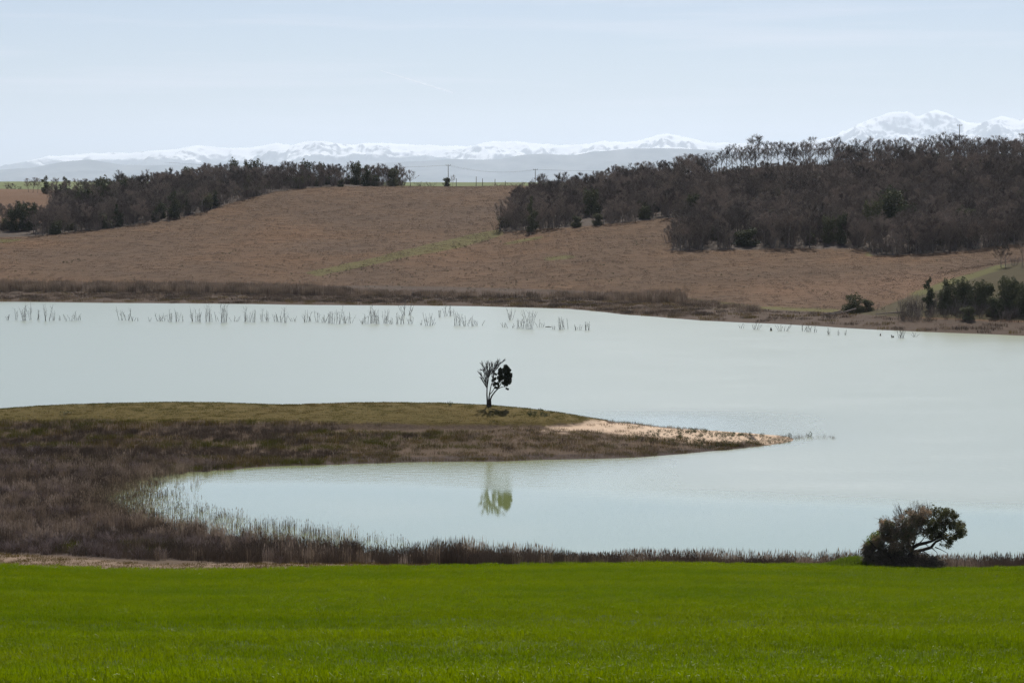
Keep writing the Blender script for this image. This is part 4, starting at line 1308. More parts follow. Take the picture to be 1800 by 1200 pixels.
# tangle of bare undergrowth below the hedge
n = 150
px_ = rng.uniform(1585, 1860, n); D_ = rng.uniform(472, 490, n) - (px_ - 1600) * .05
x = (px_ - 900) / F * D_; z = far_z(x, D_)
scatter('hedge_undergrowth', SH, np.stack([x, D_, z - .05], 1), np.stack([np.zeros(n), np.zeros(n), rng.uniform(0, 6, n)], 1), rng.uniform(.35, .95, n), rng.integers(0, 3, n), label='tangle of bare brown scrub below the right shore hedge', cat='scrub')
for j, (px, D, hp, wpx) in enumerate(((1588, 488, 26, 26), (1606, 486, 30, 24), (1626, 484, 28, 26), (1650, 480, 30, 24), (1690, 476, 26, 26), (1722, 473, 28, 22), (1742, 470, 22, 24))):
    x, y, z = far_at(px, D); sc = D / F
    o = link('bare_shrub', SH[j % 3], None, (x, y, z - .05)); o.scale = (wpx * sc / 3.4, wpx * sc / 3.4, hp * sc / 3.6); o.rotation_euler = (0, 0, j)
    tag(o, 'brown leafless bush, %s below the right shore hedge' % (ordn[j] + (' from the left' if j else '')), 'shrub', 'bare bushes below the right shore hedge')
# bare shrubs standing apart
def shrub_thing(name, me, loc, lab, cat, s, rz=0.0, group=None):
    o = link(name, me, None, loc); o.scale = s if isinstance(s, tuple) else (s, s, s); o.rotation_euler = (0, 0, rz)
    return tag(o, lab, cat, group)
for px, D, hp, wpx, lab in ((1539, 503, 14, 22, 'low leaning bare shrub, second right of the round shore bush'),
                            (740, 908, 9, 24, 'low scrub at the right tip of the left wood'), (757, 908, 8, 20, 'low scrub right of the left wood beside the ridge grass'),
                            (1785, 532, 22, 24, 'bare shrub between the trees at the top of the meadow'), (1553, 500, 8, 10, 'tiny bush on the grass right of the leaning shrub'),
                            (878, 905, 6, 30, 'low brown scrub on the ridge under the posts'), (905, 905, 6, 28, 'low brown scrub on the ridge right of the posts'),
                            (1600, 640, 26, 60, 'rounded bare bush at the field corner of the right wood')):
    x, y, z = far_at(px, D); sc = D / F
    shrub_thing('bare_shrub', SH[random.randrange(3)], (x, y, z - 0.05), lab, 'shrub', (wpx * sc / 3.4, wpx * sc / 3.4, hp * sc / 3.6), random.uniform(0, 6))
# blossoming shrub
x, y, z = far_at(1622, 645)
o = empty('blossoming_shrub', (x, y, z)); tag(o, 'shrub with pale blossom at the foot of the right-hand wood', 'shrub')
q = bpy.data.objects.new('branches', SH[1]); C.objects.link(q); q.parent = o; q.scale = (2.6, 2.0, 1.5)
b = MB(); b.leaves(blob_points([(-2.5, 0, 4.0, 1.6, 1.2, .8), (1, -.5, 4.4, 2.4, 1.4, .8), (3.6, 0, 4.0, 1.4, 1, .8), (-4.5, 0, 3.4, 1.2, 1, .6), (-2.6, 0, 6.0, .7, .6, .8), (4.2, 0, 2.4, .8, .6, .4)], 130, 3), 0.3, seed=3)
link('blossom', b.build('blossom', M['blossom']), o)

# ------------------------------------------------------------------ the lone tree on the peninsula
TX, TD = 858.5, 262.6
tz = float(near_z(np.array([xat(TX, TD)]), np.array([TD]))[0])
tree_o = empty('lone_tree', (xat(TX, TD), TD, tz))
tag(tree_o, 'lone tree on the peninsula, bare on its left half and dark leafed on its right', 'tree')
K = TD / F / 10.914
rt = random.Random(11)
def tp(cx, cy, d=0.0):
    return Vector(((cx - 203) * K, d, (1004 - cy) * K))
def limb(mb, pts, depth=0.0, rs=1.0, sides=6):
    n = len(pts); P_ = []
    for i, (cx, cy, r_) in enumerate(pts):
        P_.append(tp(cx, cy, depth * (i / max(1, n - 1))))
    mb.tube(P_, [max(p[2] * K * rs, 0.012) for p in pts], sides)
    return P_
trunk_mb, br_mb, twig_mb = MB(), MB(), MB()
stems = [
    ([(196, 1030, 34), (190, 980, 24), (184, 900, 17), (175, 780, 14), (178, 650, 12), (190, 560, 10), (207, 470, 8)], -0.35),
    ([(216, 1030, 34), (213, 960, 24), (212, 880, 15), (222, 780, 13), (240, 680, 10), (256, 600, 8), (285, 520, 6)], 0.3),
    ([(236, 1030, 36), (240, 970, 24), (241, 870, 17), (270, 800, 14), (330, 720, 12), (390, 660, 11)], 0.1),
]
for pts, d in stems: limb(trunk_mb, pts, d)
bare = [
    ([(207, 470, 8), (207, 380, 5), (192, 280, 3), (180, 190, 1.6)], -.4), ([(178, 640, 8), (150, 560, 5), (110, 460, 3.4), (70, 400, 2), (40, 360, 1.4)], -.8),
    ([(186, 590, 7), (158, 520, 5), (140, 410, 3.2), (110, 320, 2), (85, 320, 1.4)], .6), ([(192, 540, 7), (170, 440, 4), (145, 330, 2.6), (118, 255, 2), (95, 215, 1.4)], -.2),
    ([(207, 465, 6), (230, 380, 4), (242, 290, 2.6), (262, 190, 1.5)], .5), ([(208, 440, 6), (250, 360, 3.6), (280, 260, 2.2), (290, 195, 1.5)], -.6),
    ([(176, 660, 6), (135, 590, 3.6), (90, 510, 2.4), (58, 455, 1.5)], .4), ([(207, 400, 4), (225, 300, 2.4), (222, 200, 1.5)], .1),
    ([(190, 500, 5), (180, 400, 3), (165, 300, 2), (165, 200, 1.4)], .9),
    ([(285, 520, 6), (300, 420, 5), (320, 320, 3.6), (345, 235, 2.4), (398, 140, 1.4)], .3), ([(300, 420, 4), (302, 330, 2.6), (320, 250, 2), (332, 185, 1.4)], -.3),
    ([(320, 340, 4), (380, 260, 2.6), (420, 200, 2), (487, 145, 1.4)], .5), ([(330, 300, 3), (365, 240, 2), (372, 170, 1.4)], .2), ([(290, 470, 4), (272, 390, 2.4), (285, 320, 1.6)], -.5),
]
for pts, d in bare:
    P_ = limb(br_mb, pts, d, 1.0, 5)
    for i in range(1, len(P_) - 1 + 1):
        for j in range(13):
            f = rt.random(); b = P_[i - 1].lerp(P_[i], f)
            dr = (P_[i] - P_[i - 1]).normalized()
            e = b + (dr + Vector((rt.uniform(-.5, .5), rt.uniform(-.6, .6), rt.uniform(0, .5)))).normalized() * rt.uniform(.35, .85)
            twig_mb.tube([b, b.lerp(e, .5) + Vector((0, 0, .03)), e], [.024, .018, .009], 3, cap=False)
leafed = [
    ([(222, 780, 9), (270, 730, 9), (310, 670, 8), (340, 600, 6), (390, 520, 5), (420, 430, 4), (435, 330, 2.5)], .4), ([(256, 600, 6), (300, 540, 4), (330, 480, 3), (340, 400, 2)], -.5),
    ([(390, 660, 10), (440, 580, 8), (475, 490, 6), (520, 380, 4.5), (545, 280, 2.5)], .3), ([(390, 660, 9), (450, 630, 8), (520, 610, 6), (580, 570, 4.5), (615, 500, 2.5)], -.5),
    ([(500, 615, 5), (540, 640, 3), (572, 672, 2)], .2), ([(330, 640, 4), (335, 590, 3), (325, 540, 2)], .4), ([(450, 570, 5), (400, 500, 3), (390, 420, 2)], -.6),
]
for pts, d in leafed: limb(br_mb, pts, d, 1.0, 5)
dense = [(545, 265, 66), (520, 300, 50), (585, 290, 48), (560, 370, 80), (575, 450, 75), (520, 450, 50), (615, 400, 42), (560, 540, 62), (600, 530, 45), (620, 490, 35), (500, 540, 40), (575, 668, 20), (555, 655, 14), (540, 360, 60)]
medium = [(440, 300, 40), (420, 370, 46), (450, 400, 42), (400, 440, 36), (338, 380, 26), (330, 470, 30), (300, 480, 28), (380, 560, 34), (330, 560, 30), (450, 470, 40), (340, 640, 24), (285, 500, 24), (310, 590, 22), (420, 520, 28), (470, 340, 28), (365, 640, 22), (400, 610, 22)]
def crop_blobs(lst, dep=1.0):
    out = []
    for cx, cy, r_ in lst:
        p = tp(cx, cy); q = r_ * K * 1.12
        out.append((p.x, rt.uniform(-.35, .35), p.z, q, q * dep, q))
    return out
leaf_mb = MB()
leaf_mb.leaves(blob_points(lumps(crop_blobs(dense, 1.1), 5, 4), 8000, 21, .5), 0.17, seed=21)
leaf_mb.leaves(blob_points(lumps(crop_blobs(medium, 1.1), 4, 5), 7000, 22, .5), 0.16, seed=22)
link('trunk', trunk_mb.build('trunk', M['dark_bark'], True), tree_o)
link('branches', br_mb.build('branches', M['dark_bark'], True), tree_o)
link('bare_twigs', twig_mb.build('bare_twigs', M['dark_bark']), tree_o)
link('leafy_crown', leaf_mb.build('leafy_crown', M['tree_leaf']), tree_o)

# ------------------------------------------------------------------ the shrub at the field's edge
BXP, BD = 1598.0, 151.0
bx = xat(BXP, BD); bz = float(P(BXP, 993.5, BD)[2])
bush = empty('windswept_shrub', (bx, BD, bz))
tag(bush, 'large windswept shrub with crooked trunks at the lower edge of the wheat', 'shrub')
KB = BD / F / 7.5
def bp_(cx, cy, d=0.0): return Vector(((cx - 885) * KB, d, (1000 - cy) * KB))
bt_mb, bb_mb = MB(), MB()
def blimb(mb, pts, d0=0.0, d1=0.0, sides=6):
    n = len(pts)
    P_ = [bp_(c[0], c[1], d0 + (d1 - d0) * i / (n - 1)) for i, c in enumerate(pts)]
    mb.tube(P_, [max(c[2] * KB, 0.012) for c in pts], sides); return P_
blimb(bt_mb, [(860, 1040, 46), (872, 930, 36), (890, 840, 30), (925, 755, 26), (1000, 710, 25), (1080, 692, 22), (1180, 660, 17), (1280, 600, 12), (1350, 520, 8)], 0, -.3)
blimb(bt_mb, [(890, 1040, 40), (900, 900, 28), (960, 812, 25), (1060, 795, 24), (1180, 762, 22), (1240, 690, 16), (1340, 650, 11), (1430, 600, 6)], 0, .4)
blimb(bt_mb, [(810, 1040, 30), (800, 900, 22), (790, 700, 16), (800, 500, 10), (788, 330, 6), (740, 200, 3)], 0, .3)
blimb(bt_mb, [(770, 1040, 26), (650, 800, 15), (640, 650, 11), (600, 500, 7), (560, 400, 3)], 0, -.4)
blimb(bt_mb, [(730, 1040, 24), (560, 800, 15), (420, 750, 9), (330, 650, 5)], 0, -.2)
for pts, d0, d1 in (([(920, 760, 14), (965, 650, 12), (955, 570, 9), (985, 470, 7), (1000, 350, 4)], 0, .5), ([(1235, 760, 9), (1310, 790, 5), (1385, 830, 3)], .3, .1), ([(1060, 800, 9), (1130, 850, 6), (1185, 895, 3)], .1, -.4),
                    ([(1340, 655, 7), (1400, 700, 4), (1440, 760, 3)], .3, 0), ([(1000, 710, 9), (1050, 640, 6), (1100, 560, 5), (1150, 450, 3)], -.1, -.6), ([(1180, 660, 9), (1230, 560, 6), (1250, 420, 4)], -.2, .5),
                    ([(1080, 692, 8), (1130, 740, 5), (1200, 760, 3)], -.1, -.5), ([(1350, 520, 6), (1420, 430, 4), (1440, 300, 2.5)], -.3, .2), ([(1430, 600, 5), (1520, 560, 3.5), (1600, 520, 2)], .4, .2), ([(1300, 590, 6), (1330, 470, 4), (1330, 280, 2.5)], -.3, -.6),
                    ([(890, 820, 9), (860, 650, 7), (900, 480, 5), (940, 300, 3)], .2, -.5), ([(1180, 765, 6), (1260, 830, 4), (1300, 900, 2.5)], .3, .6), ([(1100, 790, 6), (1060, 850, 4), (1020, 930, 3)], .2, .5)):
    blimb(bb_mb, pts, d0, d1, 5)
rb = random.Random(23)
for (cx, cy), (tx, ty), n in (((780, 340), (735, 170), 9), (((800, 380)), (690, 180), 6), ((930, 300), (915, 110), 8), ((960, 300), (960, 130), 5), ((1050, 290), (1010, 150), 7), ((1090, 300), (1085, 130), 6), ((1130, 300), (1130, 170), 5), ((600, 450), (560, 320), 6), ((700, 380), (680, 250), 7), ((1190, 260), (1195, 170), 4), ((330, 700), (285, 630), 5)):
    for i in range(n):
        s = bp_(cx + rb.uniform(-40, 40), cy + rb.uniform(-20, 60), rb.uniform(-.4, .4)); e = bp_(tx + rb.uniform(-45, 45), ty + rb.uniform(-20, 70), rb.uniform(-.5, .5))
        m1 = s.lerp(e, .55) + Vector((rb.uniform(-.06, .06), 0, 0))
        bb_mb.tube([s, m1, e], [.014, .010, .005], 3, cap=False)
        for q in range(3):
            f = rb.uniform(.3, .95); b = s.lerp(e, f); g = b + Vector((rb.uniform(-.16, .16), rb.uniform(-.1, .1), rb.uniform(.06, .22)))
            bb_mb.tube([b, g], [.008, .004], 3, cap=False)
def bush_blobs(lst, dep=1.0, dj=.7):
    out = []
    for cx, cy, r_ in lst:
        p = bp_(cx, cy); q = r_ * KB * 1.12
        out.append((p.x, rb.uniform(-dj, dj), p.z, q, q * dep, q))
    return out
def twiggy(pts, mb, frac, L):
    for p in pts[::frac]:
        p = Vector(p); e = p + Vector((rb.uniform(-1, 1), rb.uniform(-1, 1), rb.uniform(-1, .6))) * L
        mb.tube([p, e], [.007, .012], 3, cap=False)
right = [(1250, 340, 110), (1390, 360, 105), (1490, 480, 85), (1300, 500, 100), (1160, 420, 95), (1440, 610, 60), (1190, 560, 60), (1470, 670, 36), (1420, 770, 34), (1570, 530, 60), (1410, 270, 50), (1320, 270, 60), (1230, 270, 50), (1510, 330, 40), (1560, 430, 45), (1600, 560, 40), (1380, 470, 80), (1500, 570, 60), (1200, 190, 16), (1110, 520, 50), (1290, 600, 50), (1400, 690, 40), (1150, 600, 45), (1250, 620, 45), (1350, 600, 60), (1420, 650, 50), (1500, 640, 50), (1560, 600, 45), (1610, 540, 40), (1550, 470, 60), (1480, 390, 60), (1080, 450, 60), (1100, 380, 60), (1120, 500, 50), (1090, 585, 36), (1160, 625, 42), (1230, 645, 38), (1300, 640, 50), (1010, 420, 60), (1040, 520, 50), (1380, 660, 45), (1290, 690, 30), (1340, 400, 90), (1200, 480, 80), (1370, 740, 20)]
mid = [(950, 340, 90), (1050, 320, 95), (850, 420, 90), (1000, 460, 80), (880, 540, 80), (750, 480, 70), (1090, 260, 60), (780, 610, 75), (900, 280, 50), (720, 400, 55), (1060, 400, 70), (700, 590, 60), (860, 640, 50), (760, 330, 40), (700, 700, 70), (800, 720, 60), (860, 740, 40), (640, 700, 60), (760, 800, 60), (930, 600, 40), (850, 300, 50), (820, 500, 80), (900, 430, 90), (740, 560, 70), (1000, 380, 90), (680, 480, 60), (860, 600, 60), (960, 540, 50), (930, 640, 36), (1080, 530, 45), (640, 760, 60), (880, 780, 50), (850, 650, 70), (880, 720, 60), (840, 770, 60), (900, 600, 50), (930, 520, 60), (910, 680, 40)]
left = [(600, 440, 70), (550, 540, 80), (650, 540, 65), (430, 640, 70), (480, 700, 70), (560, 640, 60), (530, 430, 40), (330, 740, 50), (400, 760, 70), (620, 640, 50)]
lgreen = [(400, 600, 55), (440, 580, 45), (370, 660, 45), (320, 680, 36), (430, 660, 50)]
skirt = [(340, 830, 75), (440, 850, 85), (560, 880, 95), (680, 900, 100), (780, 880, 90), (700, 780, 80), (900, 950, 80), (1030, 950, 70), (1150, 970, 65), (1270, 985, 50), (1370, 1010, 36), (820, 960, 90), (540, 780, 70), (280, 800, 40), (620, 970, 60), (1000, 900, 55), (1100, 920, 50), (1200, 930, 45), (1300, 960, 45), (1250, 1010, 50), (1120, 1010, 60), (960, 1010, 60), (350, 900, 70), (470, 960, 80), (600, 1020, 80), (760, 1050, 80), (900, 1060, 70), (1060, 1060, 60), (1200, 1060, 50), (1340, 1050, 36), (330, 960, 50), (990, 860, 55), (1080, 880, 55), (1180, 905, 48), (1280, 930, 42)]
fol, dryf, gr, sk_mb = MB(), MB(), MB(), MB()
pr = blob_points(lumps(bush_blobs(right), 10, 9), 11000, 31, .35); fol.leaves(pr, 0.125, seed=31)
pm = blob_points(lumps(bush_blobs(mid), 10, 9), 4800, 32, .3); fol.leaves(pm, 0.11, seed=32)
pd = blob_points(lumps(bush_blobs(mid), 10, 9), 7000, 33, .3); dryf.leaves(pd, 0.10, seed=33)
pl_ = blob_points(lumps(bush_blobs(left), 10, 9), 4500, 34, .3); fol.leaves(pl_, 0.11, seed=34)
pl2 = blob_points(lumps(bush_blobs(left), 10, 9), 4500, 35, .3); dryf.leaves(pl2, 0.1, seed=35)
gr.leaves(blob_points(bush_blobs(lgreen), 800, 36, .6), 0.09, seed=36)
ps = blob_points(bush_blobs(skirt, 1.2, .8), 13000, 37, .3); sk_mb.leaves(ps, 0.12, seed=37)
twiggy(pr, bb_mb, 14, .3); twiggy(pm, bb_mb, 5, .35); twiggy(pd, bb_mb, 9, .35); twiggy(pl_, bb_mb, 5, .35); twiggy(ps, bb_mb, 4, .45)
link('trunk', bt_mb.build('trunk', M['dark_bark'], True), bush)
fine_mb = MB()
for p in np.concatenate([pm[::3], pd[::5], pl_[::3], pl2[::5], ps[::4]]):
    p = Vector(p); e = p + Vector((rb.uniform(-.5, .5), rb.uniform(-.5, .5), rb.uniform(.2, 1))) * .38
    w_ = Vector((rb.uniform(-1, 1), rb.uniform(-1, 1), 0)).normalized() * .012
    fine_mb.add([tuple(p - w_), tuple(p + w_), tuple(e)], [(0, 1, 2)])
link('fine_twigs', fine_mb.build('fine_twigs', M['puff']), bush)
link('branches', bb_mb.build('branches', M['bark']), bush)
link('green_foliage', fol.build('green_foliage', M['shrub_leaf']), bush)
link('dry_foliage', dryf.build('dry_foliage', M['dry_leaf']), bush)
link('fresh_foliage', gr.build('fresh_foliage', M['fresh_leaf']), bush)
link('undergrowth', sk_mb.build('undergrowth', M['bramble']), bush)

# tussock of tall grass left of the shrub
tu = MB()
V, Fc = [], []
r_ = np.random.default_rng(50)
tp_ = [patch('tussock_patch', M['fresh_leaf'], 70, 0.7, 0.18, 0.45, 0.02, 0.5, 700 + i) for i in range(3)]
n = 420
tx = r_.uniform(-4.6, 1.2, n); ty = r_.normal(0, .55, n) + 152.4
hz = 0.75 * np.exp(-((tx - 0.2) / np.where(tx > .2, .9, 1.6)) ** 2)
gx = bx - 4.0 + tx
scatter('grass_tussock', tp_, np.stack([gx, ty, wheat_z(gx, ty) + hz * 0.45 * np.exp(-((ty - 152.4) / .7) ** 2)], 1), np.stack([np.zeros(n), np.zeros(n), r_.uniform(0, 6, n)], 1), 0.7 + hz * 1.2, r_.integers(0, 3, n), label='bright tall grass bank left of the windswept shrub', cat='grass')

# small shrubs and rocks on the peninsula
PS = [bare_shrub_mesh(0.9, 0.9, 450 + i, 10, 0.012, 'dark_bark', 3) for i in range(3)]
WE = []
for i in range(3):
    b = MB(); b.leaves(blob_points([(0, 0, .25, .35, .3, .28), (.25, .1, .2, .25, .2, .2)], 60, 800 + i), 0.12, seed=i); WE.append(b.build('small_bush', M['weed']))
def near_at(px, D):
    x = xat(px, D); return x, D, float(near_z(np.array([x]), np.array([float(D)]))[0])
for px, D, hp, wpx, m_, lab in ((113, 258.5, 8, 20, 0, 'dark low bush on the left of the grassy peninsula top'), (167, 262.8, 5, 10, 0, 'tiny tuft on the peninsula skyline at far left'), (190, 262.8, 6, 12, 1, 'low tuft on the peninsula skyline, second from left'),
                                (790, 262.8, 8, 14, 2, 'small green bush on the peninsula skyline left of the lone tree'), (901, 257.2, 8, 14, 3, 'small brown shrub below and right of the lone tree'),
                                (1424, 264, 13, 10, 2, 'small dark bush standing in the water off the peninsula tip'), (1388, 264.5, 7, 9, 1, 'low bush at the very tip of the peninsula'), (1192, 263, 6, 9, 0, 'small bush on the sandy crest of the spit'),
                                (1240, 263, 6, 9, 1, 'second small bush on the sandy crest of the spit'), (1132, 261.8, 6, 6, 4, 'thin dry plant on the crest where the sand begins'), (1085, 262.3, 6, 6, 4, 'thin dry plant leftmost on the sandy crest'),
                                (1195, 258, 6, 8, 2, 'dark weed on the sand halfway along the spit'), (1228, 256.5, 6, 8, 0, 'dark weed on the sand right of the halfway one'), (1340, 262, 8, 12, 2, 'green bush close to the tip of the spit')):
    x, y, z = near_at(px, D); z = max(z, -0.2); sc = D / F
    if m_ < 3: shrub_thing('small_bush', WE[m_], (x, y, z), lab, 'bush', (wpx * sc / .8, wpx * sc / .8, hp * sc / .55), px)
    else: shrub_thing('small_shrub', PS[m_ - 3], (x, y, z), lab, 'shrub', (wpx * sc / .9, wpx * sc / .9, hp * sc / .9), px)

# dark weeds in a patch right of the lone tree, and along spit
x, y, z, px, py = sample_near(30000, -20, 40, 240, 266)
k = (in_poly(px, py, [(925, 725), (950, 722), (965, 730), (955, 735), (930, 732)]) & (rng.random(len(px)) < .25)) | (in_poly(px, py, [(1100, 760), (1200, 756), (1380, 768), (1390, 778), (1250, 788), (1120, 775)]) & (rng.random(len(px)) < .10))
n = int(k.sum())
scatter('peninsula_weeds', WE, np.stack([x[k], y[k], z[k]], 1), np.stack([np.zeros(n), np.zeros(n), rng.uniform(0, 6, n)], 1), rng.uniform(.35, .8, n), rng.integers(0, 3, n), label='dark weeds dotted over the sandy spit', cat='weeds')
# stalks standing in the water beyond the tip
n = 70
px_ = 1372 + 100 * rng.random(n) ** 1.5; D_ = 262.5 + rng.normal(0, 1.2, n) + (px_ - 1400) * .006
xx = (px_ - 900) / F * D_
scatter('tip_stalks', RS[6:9], np.stack([xx, D_, np.full(n, -.05)], 1), np.stack([np.zeros(n), np.zeros(n), rng.uniform(0, 6, n)], 1), np.stack([np.full(n, .6), np.full(n, .6), rng.uniform(.2, .55, n)], 1), rng.integers(0, 3, n), label='short stalks in the water off the tip of the peninsula', cat='stalks')

# ------------------------------------------------------------------ far bank growth
FR = [patch('bank_reed', M[mt], 70, 3.0, 1.4, 2.9, 0.05, 0.08, 900 + i) for i, mt in enumerate(['reed', 'reed', 'reed_dark', 'reed_pale'])]
FR += [patch('bank_scrub', M[mt], 60, 3.0, 0.3, 0.9, 0.06, 0.25, 910 + i) for i, mt in enumerate(['reed_dark', 'reed', 'dry_grass'])]
n = 26000
x = rng.uniform(-170, 130, n); y = rng.uniform(440, 625, n); z = far_z(x, y); px, py = project(x, y, z)
rl = np.interp(px, [-200, 0, 300, 560, 800, 900, 1000, 1190, 1200], [505, 508, 510, 515, 520, 521, 522, 529, 530])
tall = (np.abs(py - rl) < np.interp(px, [0, 560, 620, 820, 1190], [5, 4.5, 3.0, 3.0, 5])) & (px < 1200) & (z > .05)
tall &= (rng.random(n) < np.interp(px, [0, 560, 620, 1000, 1190], [.9, .9, .45, .35, .9]))
low = (py > rl) & (px < 1250) & (z > 0.05) & ~tall
band = fbm(x / 30.0, y / 4.0, 3, 44)
low &= rng.random(n) < np.where(band > .47, .8, .22)
low2 = (px >= 1150) & (py > np.interp(px, [1150, 1300, 1480, 1600, 1800], [525, 545, 552, 560, 566])) & (z > 0.1) & (rng.random(n) < .16)
tall2 = (px > 1190) & (px < 1330) & (np.abs(py - np.interp(px, [1190, 1330], [530, 545])) < 3.5) & (rng.random(n) < .5) & (z > .05)
k = tall | low | low2 | tall2
x, y, z, px, tall, tall2, band, low2 = [a[k] for a in (x, y, z, px, tall, tall2, band, low2)]; n = len(x)
idx = np.where(tall | tall2, rng.choice([0, 0, 1, 2, 3], n), np.where(band > .47, rng.choice([4, 4, 5], n), rng.choice([5, 6], n)))
hs = np.where(tall, np.interp(px, [0, 560, 640, 900, 1100, 1190], [1.0, 1.0, .62, .62, .9, 1.15]), np.where(tall2, .5, rng.uniform(.7, 1.2, n)))
hs = hs * rng.uniform(.8, 1.15, n)
scatter('far_reeds', FR, np.stack([x, y, z - .05], 1), np.stack([np.zeros(n), np.zeros(n), rng.uniform(0, 6, n)], 1), np.stack([np.ones(n), np.ones(n), hs], 1), idx, label='brown reed belt and scrub along the far shore', cat='reeds')

# clods of the ploughed field
def clod_patch(seed, n=105, size=5.0):
    r = np.random.default_rng(seed); V, Fc = [], []
    for i in range(n):
        x0_, y0_ = r.uniform(-size / 2, size / 2, 2); s = r.uniform(.05, .16); a = r.uniform(0, 1.57)
        b = len(V)
        for q in range(4):
            t = a + q * 1.57; V.append((x0_ + s * math.cos(t) * r.uniform(.7, 1.2), y0_ + s * math.sin(t) * r.uniform(.7, 1.2), -.05))
        V.append((x0_ + r.uniform(-.06, .06), y0_ + r.uniform(-.06, .06), s * r.uniform(.10, .26)))
        Fc += [(b + q, b + (q + 1) % 4, b + 4) for q in range(4)]
    return V, Fc
M['clod'] = plain_mat('clod', (0.074, 0.047, 0.029), (0.106, 0.068, 0.042), .3, .95)
CL = [mesh('clods', *clod_patch(s), M['clod']) for s in range(5)]
gx, gy = np.meshgrid(np.arange(-260, 210, 3.6), np.arange(490, 908, 3.6)); x, y = gx.ravel(), gy.ravel(); n = len(x)
x = x + rng.uniform(-1.2, 1.2, n); y = y + rng.uniform(-1.2, 1.2, n); z = far_z(x, y); px, py = project(x, y, z)
k = (px > -60) & (px < 1860) & ~in_poly(px, py, WOOD_R) & ~in_poly(px, py, WOOD_L) & ~(in_poly(px, py, MEADOW) & (y < 560)) & (py < np.interp(px, [-600, 0, 560, 800, 1000, 1190, 1300, 1480, 1600, 1800, 2400], [490, 497, 500, 504, 510, 518, 536, 545, 545, 545, 545])) & (z > 1)
x, y, z = x[k], y[k], z[k]; n = len(x)
rot = ground_rot(far_z, x, y, 2.0); rot[:, 2] = rng.integers(0, 4, n) * math.pi / 2
scatter('soil_clods', CL, np.stack([x, y, z], 1), rot, rng.uniform(.8, 1.3, n), rng.integers(0, 5, n), label='clods of brown earth over the ploughed field', cat='soil')

# weeds of the ploughed field
n = 60000
x = rng.uniform(-260, 210, n); y = rng.uniform(500, 800, n); z = far_z(x, y); px, py = project(x, y, z)
dn = fbm(x / 22.0, y / 22.0, 3, 91)
zone = np.clip(np.interp(py, [400, 440, 470, 500], [0.02, .12, .5, .9]), 0, 1) * (dn > .5) * np.interp(px, [0, 300, 600, 1000, 1300, 1800], [.35, .5, 1.0, .8, .15, .08])
hot = in_poly(px, py, [(1105, 427), (1135, 420), (1145, 428), (1110, 432)]) | in_poly(px, py, [(1055, 463), (1090, 458), (1110, 460), (1060, 467)]) | in_poly(px, py, [(110, 462), (170, 448), (170, 452), (120, 466)]) | in_poly(px, py, [(370, 452), (415, 440), (415, 447)])
edge_s = in_poly(px, py, [(560, 484), (640, 468), (720, 450), (860, 420), (870, 424), (730, 458), (640, 478), (570, 492)])
k = ((rng.random(n) < zone * .045) | (hot & (rng.random(n) < .5)) | (edge_s & (rng.random(n) < .2)) | ((py > 480) & (rng.random(n) < .004)))
k &= (px > -20) & (px < 1820) & ~in_poly(px, py, WOOD_R) & ~in_poly(px, py, WOOD_L) & ~(in_poly(px, py, MEADOW)) & (py < 520) & (z > 1.5)
x, y, z, py = x[k], y[k], z[k], py[k]; n = len(x)
scatter('field_weeds', WE, np.stack([x, y, z], 1), np.stack([np.zeros(n), np.zeros(n), rng.uniform(0, 6, n)], 1), rng.uniform(.5, 1.25, n), rng.integers(0, 3, n), label='dark green weeds dotted over the ploughed field', cat='weeds')

# ------------------------------------------------------------------ drowned shrubs standing in the lake
def drowned(h, spread, stems, seed):
    r = random.Random(seed); mb = MB()
    for i in range(stems):
        x0_ = r.uniform(-spread, spread) * .3
        p = Vector((x0_, r.uniform(-.3, .3), -.5))
        L = h * (r.uniform(.45, 1.0) if i else 1.0)
        top_ = Vector((x0_ * 1.6 + r.uniform(-spread, spread) * .5, r.uniform(-.5, .5), L))
        m1 = p.lerp(top_, .5) + Vector((r.uniform(-.2, .2), r.uniform(-.2, .2), 0))
        r0 = .062 if i == 0 else .042
        mb.tube([p, m1, top_], [r0, r0 * .75, .02], 4, cap=False)
        for k_ in range(r.randint(2, 4)):
            f = r.uniform(.35, .95); b = p.lerp(m1, f * 2) if f < .5 else m1.lerp(top_, f * 2 - 1)
            e = b + Vector((r.uniform(-1, 1) * .8, r.uniform(-.5, .5), r.uniform(.4, 1.2))) * h * .24
            mb.tube([b, e], [.024, .010], 3, cap=False)
    return mb.build('drowned_shrub', M['wet_wood'])
